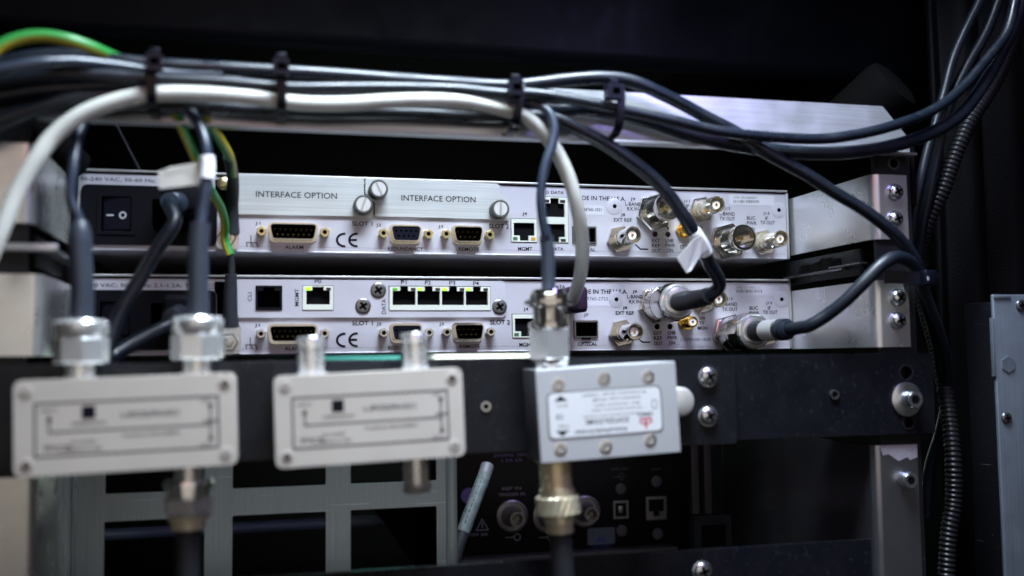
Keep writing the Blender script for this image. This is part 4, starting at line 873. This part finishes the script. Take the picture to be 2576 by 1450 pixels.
tube('jacket', cpts([(420, 238, -91), (320, 246, -91), (245, 266, -93), (208, 312, -97), (192, 370, -102), (183, 430, -106), (178, 500, -107)])+[u1(66)+Vector((-1.6, 0, 0)), u1(50)+Vector((-1, 0, 0)), u1(30)], 2.1, 'cable_slate', g1)
tube('boot', [u1(66)+Vector((-1.5, 0, 0)), u1(62)+Vector((-1.2, 0, 0)), u1(50)+Vector((-0.8, 0, 0)), u1(38), u1(24)], lambda t: 3.0+1.7*min(1, t*3), 'boot_slate', g1)
p2 = lport(S1, B1, 490, True); g2 = multi('coax_cable', 'dark cable with white ring and cream flag plugged on the cabled splitter box', 'cable', p2, None)
fplug('coax_plug', p2, (0, 0, 1), g2); u2 = lambda d: p2+Vector((0, 0, d))
tube('jacket', cpts([(330, 240, -91), (420, 250, -91.5), (464, 266, -93), (489, 294, -97), (508, 330, -101), (520, 385, -104), (522, 433, -104), (516, 483, -104.5), (508, 533, -105)])+[u2(60)+Vector((0.5, 0, 0)), u2(48), u2(30)], 2.4, 'cable_slate', g2)
tube('boot', [u2(65)+Vector((0.8, 0, 0)), u2(54), u2(40), u2(24)], lambda t: 4.1+0.5*t, 'boot_slate', g2)
tube('label_wrap', smooth_path(cpts([(518.5, 394, -104), (521.5, 420, -104), (520, 450, -104)]), 4), 3.4, 'label_white', g2, raw=True)
fl = [P(*p) for p in ((397, 432, -98), (430, 420, -99), (500, 408, -103.5), (500, 464, -103.5), (420, 474, -99), (400, 476, -98))]
V = fl+[v+Vector((0, 0.35, 0)) for v in fl]; k = len(fl)
mk('label_flag', V, [tuple(range(k)), tuple(range(2*k-1, k-1, -1))]+[(i, (i+1) % k, k+(i+1) % k, k+i) for i in range(k)], 'label_cream', g2, False)
p3 = lport(S1, B1, 468, False); g3 = multi('coax_cable', 'black cable plugged into the underside of the cabled splitter box', 'cable', p3+Vector((0, 0, -60)), None)
pq = lathe('coax_plug', 'fpl', [(7, 6.4), (7.4, 9.6), (9.0, 10.2), (9.6, 10.2), (10.0, 9.4), (13.4, 9.4), (13.8, 8.2), (14.8, 8.2)], 32, p3, 'nickel_bright', g3, (0, 0, -1))
lathe('hex_nut', 'fplh', [(14.6, 9.6), (15.2, 10.6), (21.0, 10.6), (21.8, 9.8)], 6, p3, 'plug_satin', pq, (0, 0, -1), flat=True, phase=0.3)
lathe('tail', 'fplt', [(21.6, 8.4), (24.0, 8.2), (24.4, 7.2), (27.6, 7.0), (28.0, 5.4)], 28, p3, 'brass_plug', pq, (0, 0, -1))
tube('jacket', [p3+Vector((0, 0, -d)) for d in (26, 34, 50, 75, 110)], 5.0, 'heat_shrink', g3)
# earth wires
er = lambda nm, lb, lst, rr: tag(tube(nm, cpts(lst), rr, 'earth_stripe', None, 20, uv=True), lb, 'wire', 'green and yellow earth wires')
er('earth_wire', 'green and yellow earth wire arching over the top of the cable bundle', [(-70, 190, -112), (0, 118, -111), (50, 97, -110), (110, 91, -109), (183, 104, -108), (240, 124, -103), (290, 146, -94), (380, 176, -91)], 2.6)
w2 = multi('earth_wire', 'green and yellow earth wire bolted to the grounding stud of the lower modem', 'wire', P(575, 862, -5), 'green and yellow earth wires')
tube('jacket', cpts([(380, 240, -90), (425, 262, -91), (447, 296, -90), (470, 348, -84), (500, 415, -70), (533, 485, -45), (556, 525, -28), (566, 566, -17), (565, 602, -12), (579, 642, -12)]), 2.15, 'earth_stripe', w2, 20, uv=True)
tube('sleeve', cpts([(577, 634, -12), (582, 670, -10), (582, 705, -9), (580, 740, -8)]), 1.8, 'heat_shrink', w2)
tube('boot', cpts([(581, 690, -9), (580, 730, -7), (579, 790, -5), (580, 822, -4)]), lambda t: 3.0+1.4*t, 'heat_shrink', w2)
def lug(parent, x, y, Y=-2.2):
    c = P(x, y, -4); plate('ring_lug', rpoly([(c.x-5.6, c.z-6), (c.x+6.2, c.z-6), (c.x+6.4, c.z+10), (c.x-3.4, c.z+10)], 3, 4), [circ(c.x, c.z, 2.6, 16)], Y, Y+0.9, 'zinc', parent)
lug(w2, 575, 862)
w3_ = multi('earth_wire', 'green and yellow earth wire in a long black sleeve bolted to the upper modem', 'wire', P(570, 600, -5), 'green and yellow earth wires')
tube('jacket', cpts([(450, 235, -91), (495, 268, -92), (520, 305, -88), (553, 352, -70), (580, 402, -45), (586, 440, -30)][::-1]), 2.2, 'earth_stripe', w3_, 20, uv=True)
tube('boot', cpts([(576, 396, -47), (583, 425, -34), (586, 470, -18), (583, 520, -9), (583, 560, -6), (584, 588, -5)]), lambda t: 2.7+1.3*t, 'heat_shrink', w3_)
lug(w3_, 570, 599, -3.4)
# mains leads
def mains(lb, head, lst, tilt):
    root = multi('mains_lead', lb, 'power cord', P(*head), 'mains leads')
    pts = cpts(lst); d = (pts[1]-pts[0]).normalized(); h0 = P(*head)
    box('plug', (h0.x-11, h0.x+11), (-26, 10), (h0.z-7.6, h0.z+7.6), 'black_plastic', root, 3.0, 3)
    V = []
    pr = []
    for i in range(5): pr += [(24+i*4.0, 5.6-0.3*i), (26.6+i*4.0, 5.6-0.3*i), (26.8+i*4.0, 4.4), (27.8+i*4.0, 4.4)]
    lathe('strain_relief', ('sr', tilt), pr, 20, (h0.x, 0, h0.z), 'cable_slate', root, (tilt, -1, -0.12))
    tube('jacket', [Vector((h0.x+tilt*30, -30, h0.z-4)), Vector((h0.x+tilt*44, -44, h0.z-7))]+pts, 3.5, 'cable_black', root)
mains('black mains lead running down from the upper modem inlet', (470, 515, 0), [(440, 556, -52), (395, 628, -56), (346, 712, -60), (300, 795, -64), (262, 900, -70), (240, 990, -72)], -0.12)
mains('black mains lead leaving the lower modem inlet low behind the splitter box', (474, 785, 0), [(430, 815, -52), (366, 848, -58), (300, 886, -64), (245, 930, -70), (190, 990, -72)], -0.12)
# right-hand cables
cable('coax_cable', 'black cable hanging straight down close beside the rack post', [(2480, -60, -70), (2465, 0, -70), (2425, 83, -70), (2397, 150, -70), (2375, 233, -72), (2352, 316, -73), (2332, 383, -74), (2310, 483, -74), (2298, 545, -72), (2290, 640, -66), (2284, 760, -50)], 2.6, 'cable_dark', 'cable')
cable('coax_cable', 'black cable hanging between the rack post cable and the corrugated conduit', [(2530, -60, -66), (2512, 0, -66), (2480, 83, -66), (2434, 165, -66), (2400, 235, -66), (2376, 305, -66), (2358, 383, -66), (2338, 483, -65), (2322, 560, -62), (2308, 660, -56)], 3.0, 'cable_dark', 'cable')
cp = smooth_path(cpts([(2560, 60, -72), (2520, 170, -70), (2475, 252, -70), (2445, 296, -69), (2418, 353, -68), (2395, 412, -66), (2372, 478, -64), (2343, 540, -60), (2322, 592, -56), (2312, 645, -50), (2325, 760, -44), (2362, 900, -52), (2388, 1050, -64), (2398, 1160, -70), (2398, 1266, -70), (2389, 1326, -70), (2385, 1366, -70), (2381, 1450, -70), (2378, 1560, -70)]), 40)
ln = 0; acc = [0]
for i in range(1, len(cp)): acc.append(acc[-1]+(cp[i]-cp[i-1]).length)
tot = acc[-1]; step = 0.45; rs = []; k = 0; s_ = 0
while s_ < tot:
    while k < len(acc)-2 and acc[k+1] < s_: k += 1
    t = (s_-acc[k])/max(acc[k+1]-acc[k], 1e-6); rs.append(cp[k].lerp(cp[k+1], t)); s_ += step
V, F = sweep(rs, lambda t: 4.3+0.42*math.cos(t*tot/2.7*2*math.pi), 16)
tag(mk('corrugated_conduit', V, F, 'conduit_black', None, True, 60), 'black corrugated conduit running down between the hanging cables and the padded lining', 'conduit')
# short labelled cable in front of the instrument
sc = multi('labelled_cable', 'dark cable with a peeling white barcode label in front of the black instrument', 'cable', P(1140, 1410, 10))
bp = [P(1150, 1392, 8), P(1158, 1362, 8)]
cl = cpts([(1226, 1172, 30), (1219, 1196, 26), (1205, 1232, 20), (1187, 1280, 14), (1165, 1340, 9), (1150, 1385, 6), (1136, 1440, 4), (1120, 1500, 2)])
tube('jacket', cl, 3.7, 'heat_shrink', sc)
tube('end_sleeve', cl[:2], 4.0, 'instrument_grey', sc, raw=True)
lw = tube('label_wrap', smooth_path(cl[1:5], 6), 3.95, 'label_blue', sc, raw=True)
pa = smooth_path(cl[1:5], 18); V = []; F = []
ii = 5
while ii < len(pa)-7:
    wd_ = random.choice((1, 2, 2, 3)); a_, b_ = pa[ii], pa[min(ii+wd_, len(pa)-1)]; t = (b_-a_).normalized(); tc_ = (CAM-a_); tc_ = (tc_-t*tc_.dot(t)).normalized(); sd = t.cross(tc_).normalized(); i0 = len(V)
    for q, ph in ((a_, 0.15), (b_, 0.15), (b_, 1.0), (a_, 1.0)): V.append(q+(tc_*math.cos(ph)-sd*math.sin(ph)*-1)*4.06)
    F.append((i0, i0+1, i0+2, i0+3)); ii += wd_+random.choice((1, 1, 2))
mk('barcode', V, F, 'ink', sc, False)
# left fan of the bundle
cable('coax_cable', 'thin grey cable entering the bundle just under the arching earth wire', [(-60, 182, -116), (0, 176, -115), (90, 160, -113), (180, 156, -108), (300, 168, -101), (420, 186, -98), (560, 190, -97)], 2.6, 'cable_slate', 'cable', G)
cable('coax_cable', 'lowest black cable of the bundle, drooping below the tray end behind the white cable', [(-60, 330, -100), (60, 285, -100), (180, 250, -100), (300, 238, -99), (450, 232, -96), (620, 236, -93), (760, 240, -91)], 3.6, 'cable_black', 'cable', G)

# ================================================================== CABLE TIES
def tie(label, x, yt, yb, yc, rad_y, head_y, tilt=0.0, tail=True, head_s=1.0):
    """loop round the bundle in the plane across the tray"""
    a = P(x, yt, yc); b = P(x+tilt, yb, yc); xc = (a.x+b.x)/2; zc = (a.z+b.z)/2; rz = abs(a.z-b.z)/2
    root = thing('cable_tie', (xc, yc, b.z), label, 'cable tie', 'black cable ties')
    n = 40; V = []; F = []; wd_ = 2.0; th = 1.1
    for i in range(n):
        t = 2*math.pi*i/n; e = 0.62
        cy_ = math.copysign(abs(math.cos(t))**e, math.cos(t)); cz_ = math.copysign(abs(math.sin(t))**e, math.sin(t))
        sh = (b.x-a.x)*(-cz_)/2
        for k in range(4):
            r_ = 0 if k in (0, 3) else th; xx = -wd_ if k < 2 else wd_
            V.append((xc+sh+xx, yc+(rad_y-r_)*cy_, zc+(rz-r_)*cz_))
    for i in range(n):
        for k in range(4): F.append((4*i+k, 4*i+(k+1) % 4, 4*((i+1) % n)+(k+1) % 4, 4*((i+1) % n)+k))
    mk('strap', V, F, 'tie_black', root, True, 40)
    h = P(x, head_y, yc-rad_y-2); hx = h.x
    hd = plate('head', rpoly(rect(hx-3.5*head_s, hx+3.5*head_s, h.z-3.6, h.z+3.6), 1.1, 4), [rect(hx-1.6, hx+2.2, h.z-1.6, h.z+1.6)], yc-rad_y-4.6, yc-rad_y+0.6, 'tie_black', root)
    cavity('slot', rect(hx-1.6, hx+2.2, h.z-1.6, h.z+1.6), yc-rad_y-2.6, yc-rad_y-1, 'socket_dark', hd)
    if tail: box('tail', (hx-2.2, hx+2.2), (yc-rad_y-3.4, yc-rad_y-2.2), (h.z+3.5, h.z+6.2), 'tie_black', root, 0.4)
    return root
tie('black cable tie round the bundle nearest the arching earth wire', 388, 140, 290, -98, 12.5, 158)
tie('black cable tie round the bundle where the white cable runs straight', 707, 158, 304, -97, 13.0, 170)
tie('black cable tie where the white cable bends down from the bundle', 1296, 208, 340, -97, 13.0, 222, tilt=-14)
tie('black cable tie with a large square head round the tray under the humped cable', 1545, 226, 352, -97, 12.5, 232, tilt=-10, head_s=1.25)
t5 = thing('cable_tie', P(2330, 700, -96), 'black cable tie strapping two cables to the rack post', 'cable tie', 'black cable ties')
a, b = P(2226, 697, -100), P(2318, 700, -103)
V = []
for p_ in (a, b):
    for dy, dzz in ((0, 3.3), (0, -3.3), (1.1, -3.3), (1.1, 3.3)): V.append(p_+Vector((0, dy, dzz)))
mk('strap', V, [(0, 1, 5, 4), (1, 2, 6, 5), (2, 3, 7, 6), (3, 0, 4, 7), (0, 3, 2, 1), (4, 5, 6, 7)], 'tie_black', t5, False)
c = P(2331, 700, -103); hd = box('head', (c.x-3.6, c.x+3.6), (-107, -101.5), (c.z-3.9, c.z+3.9), 'tie_black', t5, 0.8, 3)
box('tail', (c.x+3.4, c.x+6.2), (-105, -103.4), (c.z-2.4, c.z+2.0), 'tie_black', t5, 0.4); box('pawl', (c.x-2.4, c.x-1.9), (-107.3, -106.8), (c.z-1.6, c.z+0.6), 'ink_white', hd, 0.1, 1)
box('strap_return', (c.x-1.2, c.x), (-101.4, -80), (c.z-3.0, c.z+3.0), 'tie_black', t5, 0.3)

# ================================================================== BACKGROUND THINGS
# lattice frame
YG = -10.0
lg = thing('lattice_frame', (5, YG, -320), 'grey metal lattice frame with square openings below the splitter boxes', 'frame')
zs = lambda x, y: P(x, y, YG)
zt_ = -112.0; zbot = -300
xs_ = [(P(263, 1250, YG).x, P(515, 1240, YG).x), (P(585, 1230, YG).x, P(820, 1222, YG).x), (P(882, 1218, YG).x, P(1098, 1207, YG).x)]
zm1 = P(585, 1231, YG).z; zm0 = P(585, 1298, YG).z
hs = []
for xa, xb in xs_:
    hs.append(rpoly(rect(xa, xb, zm1, zm1+26), 0.9, 3)); hs.append(rpoly(rect(xa, xb, zm0-72, zm0), 0.9, 3)); hs.append(rpoly(rect(xa, xb, zbot+10, zm0-88), 0.9, 3))
plate('lattice_sheet', rect(P(190, 1300, YG).x, P(1122, 1300, YG).x, zbot, zm1+38), hs, YG, YG+1.6, 'lattice', lg)
bx_ = P(1136, 1300, YG).x
tube('edge_tube', [Vector((bx_, YG+1.5, zbot)), Vector((bx_, YG+1.5, zm1+38))], 3.4, 'lattice', lg, raw=True, n=20)
bx_ = P(196, 1300, YG).x; tube('edge_tube', [Vector((bx_-4.5, YG-0.5, zbot)), Vector((bx_-4.5, YG-0.5, zm1+38))], 2.2, 'lattice', lg, raw=True, n=20)
box('edge_fold', (bx_-2.2, bx_-1.4), (YG-2.4, YG+1), (zbot, zm1+38), 'lattice', lg, 0.2)
# things behind the lattice
q0, q1 = P(330, 1342, 170), P(965, 1296, 170)
tag(tube('pipe', [Vector((q0.x-30, 170, q0.z)), Vector((q1.x, 170, q0.z))], 4.0, 'blue_pipe', None, raw=True), 'pale blue pipe lying behind the lattice openings', 'pipe')
dk = thing('folded_tarp', P(1010, 1380, 150), 'dark folded tarp behind the lattice opening next to the instrument', 'tarp')
V = [P(930, 1270, 140), P(1130, 1260, 140), P(1130, 1480, 140), P(1075, 1480, 140), P(985, 1340, 140)]; k = len(V); V2 = [v+Vector((0, 20, 0)) for v in V]
mk('fold', V+V2, [tuple(range(k)), tuple(range(2*k-1, k-1, -1))]+[(i, (i+1) % k, k+(i+1) % k, k+i) for i in range(k)], 'lining', dk, False)
# teal and pale cases seen through the slit under the lower modem
def far_case(name, x0, x1, m, lb):
    a_, b_ = P(x0, 912, 640), P(x1, 912, 640); root = thing(name, ((a_.x+b_.x)/2, 680, -160), lb, 'case')
    box('case_body', (a_.x, b_.x), (640, 720), (-160, -46), m, root, 2.0, 3); box('case_lid', (a_.x-1, b_.x+1), (638, 722), (-45.8, -30), m, root, 2.0, 3)
far_case('equipment_case', 760, 1010, 'teal', 'teal equipment case glimpsed through the slit under the lower modem'); far_case('equipment_case', 1092, 1372, 'pale', 'pale brightly lit case glimpsed through the slit under the lower modem')
# black instrument
YI = 100.0
ins = thing('test_instrument', (200, YI+40, -215), 'black bench instrument with coax, USB and LAN sockets below the cross bar', 'instrument')
i0, i1 = P(1120, 1390, YI).x, P(1722, 1390, YI).x; zb_ = P(1500, 1380, YI).z; zt2 = P(1500, 1090, YI).z
box('case', (i0, i1), (YI, YI+160), (zb_, zt2), 'instrument_black', ins, 1.0)
box('bottom_lip', (i0, i1-8), (YI-9, YI+20), (zb_-6, zb_-0.4), 'instrument_grey', ins, 1.2)
def IP(x, y): p = P(x, y, YI); return p.x, p.z
for x, y in ((1287, 1298), (1378, 1300), (1470, 1286)):
    u, v = IP(x, y); o = lathe('coax_socket', 'isock', [(0.1, 10.6), (2.0, 10.6), (2.4, 9.4), (0.6, 9.2), (0.6, 7.0)], 30, (u, YI, v), 'dull_metal', ins)
    lathe('barrel', 'ibar', [(0.5, 7.2), (1.2, 6.2), (16, 5.0), (16, 3.6), (8, 3.4)], 24, (u, YI, v), 'dull_metal', o); lathe('contact', 'icon', [(7.6, 1.6), (14, 1.6), (14, .8)], 12, (u, YI, v), 'nickel_warm', o)
for x, y in ((1561, 1230), (1651, 1211), (1563, 1335), (1654, 1343)):
    u, v = IP(x, y); o = lathe('case_screw', 'iscr', [(0.1, 3.8), (0.7, 3.8), (0.8, 3.6), (0.8, 1.5), (0.3, 1.4)], 18, (u, YI, v), 'instrument_grey', ins)
u, v = IP(1560, 1282); f_ = plate('usb_socket', rect(u-5.4, u+5.4, v-6, v+6), [rect(u-4, u+4, v-4.6, v+4.6)], YI-1.6, YI-0.1, 'dull_metal', ins); box('tongue', (u-1.6, u+1.6), (YI-1.4, YI-0.05), (v-2.4, v+2.4), 'dull_metal', f_, 0.3)
u, v = IP(1649, 1278); f_ = plate('lan_socket', rect(u-7.4, u+7.4, v-7.8, v+7.8), [rj_open(u-5.6, u+5.6, v-5.6, v+6, False)], YI-1.6, YI-0.1, 'dull_metal', ins)
u, v = IP(1178, 1247); lathe('jack_socket', 'ijack', [(0.1, 5.2), (1.6, 5.0), (1.6, 2.6), (0.8, 2.5)], 24, (u, YI, v), 'ink_violet', ins)
for s_, x, y, ww, hh, m in (('REF IN', 1287, 1229, 13, 1.9, 'ink_white'), ('TRIGGER IN', 1287, 1244, 18, 1.9, 'ink_white'), ('USB DEV', 1560, 1180, 13, 1.9, 'ink_grey'), ('LAN', 1650, 1180, 7, 1.9, 'ink_grey'), ('REF OUT', 1378, 1244, 14, 1.9, 'ink_white'), ('50/60Hz 100VA', 1290, 1145, 26, 2.0, 'ink_violet'), ('1.5A 5A', 1288, 1158, 14, 2.0, 'ink_violet'), ('12V 2A', 1205, 1345, 12, 1.8, 'ink_white')):
    u, v = IP(x, y); text(s_, (u, v), ww, hh, YI-0.15, m, ins, 0, 0.01)
u, v = IP(1213, 1322); stroke('warning_symbol', [[(u-4, v-3), (u+4, v-3), (u, v+4), (u-4, v-3)], [(u, v-1.4), (u, v+1.6)]], 0.6, YI-0.15, 'ink_white', ins)
u, v = IP(1558, 1200); stroke('usb_symbol', [[(u-4.5, v), (u+4.5, v)], [(u-2, v), (u+1, v+2.2), (u+3, v+2.2)], [(u-1, v), (u+1.6, v-2), (u+3.4, v-2)]], 0.5, YI-0.15, 'ink_grey', ins)
for x in (1290, 1375):
    u, v = IP(x, 1352); stroke('arrow_symbol', [[(u-5, v), (u+1, v)]]+[[(u+3+2.2*math.cos(t*.7), v+2.2*math.sin(t*.7)), (u+3+2.2*math.cos(t*.7+.7), v+2.2*math.sin(t*.7+.7))] for t in range(9)], 0.5, YI-0.15, 'ink_white', ins)
a_, b_ = IP(1478, 1372), IP(1546, 1326); st = plate('sticker', rpoly(rect(a_[0], b_[0], a_[1], b_[1]), 1.2, 3), [], YI-0.3, YI-0.1, 'box_alu', ins)
cxs, czs = (a_[0]+b_[0])/2, (a_[1]+b_[1])/2; text('AK', (cxs, czs-2), 7, 4.5, YI-0.4, 'ink_blue', ins, 0, 0.03); text('QC PASS', (cxs, czs-7), 12, 2, YI-0.4, 'ink_blue', ins, 0, 0.02)
# struts right of the instrument
sg = thing('cable_clip', P(1790, 1350, 60), 'grey twin strut with a plastic clip between instrument and angle bracket', 'clip')
for x in (1746, 1778):
    p_ = P(x, 1200, 60); box('strut', (p_.x-2.6, p_.x+2.6), (58, 63), (p_.z-24, p_.z+40), 'strut', sg, 0.6)
p_ = P(1785, 1330, 60); plate('clip_body', rpoly(rect(p_.x-13, p_.x+13, p_.z-14, p_.z+9), 2, 3), [rect(p_.x-8, p_.x+9, p_.z-12, p_.z+3)], 55, 62, 'rail_black', sg)
# right-hand aluminium enclosure
YR = -85.0; cl_ = [P(2502, 745, YR), P(2532, 1450, YR)]
rb = thing('aluminium_enclosure', (cl_[0].x+30, -60, -260), 'bluish aluminium enclosure with screws at the edge of the black lining', 'enclosure')
zt3 = P(2510, 741, YR).z; ex = P(2504, 900, YR).x
box('enclosure_face', (ex, ex+70), (YR, YR+2.2), (-260, zt3), 'box_alu', rb, 0.8, 3); box('enclosure_body', (ex+26, ex+70), (YR+2.3, YR+60), (-258, zt3-2), 'rail_black', rb, 1.0)
box('hinge', (ex-1.6, ex-0.1), (YR-0.6, YR+1.6), (P(2500, 948, YR).z, P(2500, 800, YR).z), 'box_alu', rb, 0.3); box('top_flange', (ex+0.3, ex+11), (YR-0.9, YR-0.1), (zt3-2.2, zt3-0.6), 'box_alu', rb, 0.2)
for x, y, r_ in ((2568, 769, 3.4), (2531, 1052, 3.2)):
    p_ = P(x, y, YR); phillips('screw', 'enc', (p_.x, YR-0.1, p_.z), r_, 'screw_dark', rb, 1.0, False, rot=0.1)
p_ = P(2535, 917, YR); lathe('hex_nut', 'ench', [(0.1, 4.6), (0.7, 4.6)], 6, (p_.x, YR, p_.z), 'box_alu', rb, phase=0.5, flat=True)
# black padded lining with vertical folds
V = []; F = []; nx, nz = 60, 3
for i in range(nx+1):
    t = i/nx; x_ = 402+68*t; y_ = -20+6*math.sin(t*15)*math.sin(t*3.1+0.4)-14*t
    for kz in range(nz+1): V.append((x_, y_+2*math.sin(kz*2.1+t*9), -319+kz*190))
for i in range(nx):
    for kz in range(nz): a0 = i*(nz+1)+kz; F.append((a0, a0+nz+1, a0+nz+2, a0+1))
ob = mk('padded_lining', V, F, 'lining', None, True, 180); md = ob.modifiers.new('thick', 'SOLIDIFY'); md.thickness = 0.004; tag(ob, 'black leather textured lining with vertical folds beside the aluminium enclosure', 'lining')
# black vinyl cover above the modems
zl = P(644, 120, 10).z; V = []; F = []; nx, nz = 60, 14
for i in range(nx+1):
    for kz in range(nz+1):
        x_ = -300+770*i/nx; u = kz/nz
        wr = 3.0*math.sin(i*0.35+u*3)*u+1.6*math.sin(i*0.9-u*7)*u*(1-u)*2
        V.append((x_, 10-60*u*u+wr, zl+150*u))
for i in range(nx):
    for kz in range(nz): a0 = i*(nz+1)+kz; F.append((a0, a0+nz+1, a0+nz+2, a0+1))
ob = mk('vinyl_cover', V, F, 'vinyl', None, True, 180); md = ob.modifiers.new('thick', 'SOLIDIFY'); md.thickness = 0.0015; tag(ob, 'black vinyl cover hanging over the space above the cable tray', 'cover')
# dark foam roll and flat duct
fr = thing('foam_roll', P(2130, 300, -30), 'dark grey rounded foam roll behind the cut tray corner', 'foam roll')
a_, b_ = P(2120, 330, 0), P(2258, 205, -30); dd = (b_-a_).normalized()
lathe('roll', 'roll', [(0, 19), ((b_-a_).length-6, 19), ((b_-a_).length-1.5, 17), ((b_-a_).length, 13)], 30, a_, 'foam', fr, dd)
a_, b_ = P(20, 260, -40), P(190, 420, -5)
tag(tube('flat_duct', [a_, a_.lerp(b_, .5), b_], 9, 'foam', None, raw=True), 'dark grey duct slanting behind the white cable', 'duct')
a_, b_ = P(277, 285, 20), P(350, 425, 40)
tag(tube('guide_rod', [a_, b_], 1.0, 'rail_black', None, raw=True), 'thin dark rod slanting in the gap above the upper modem', 'rod')
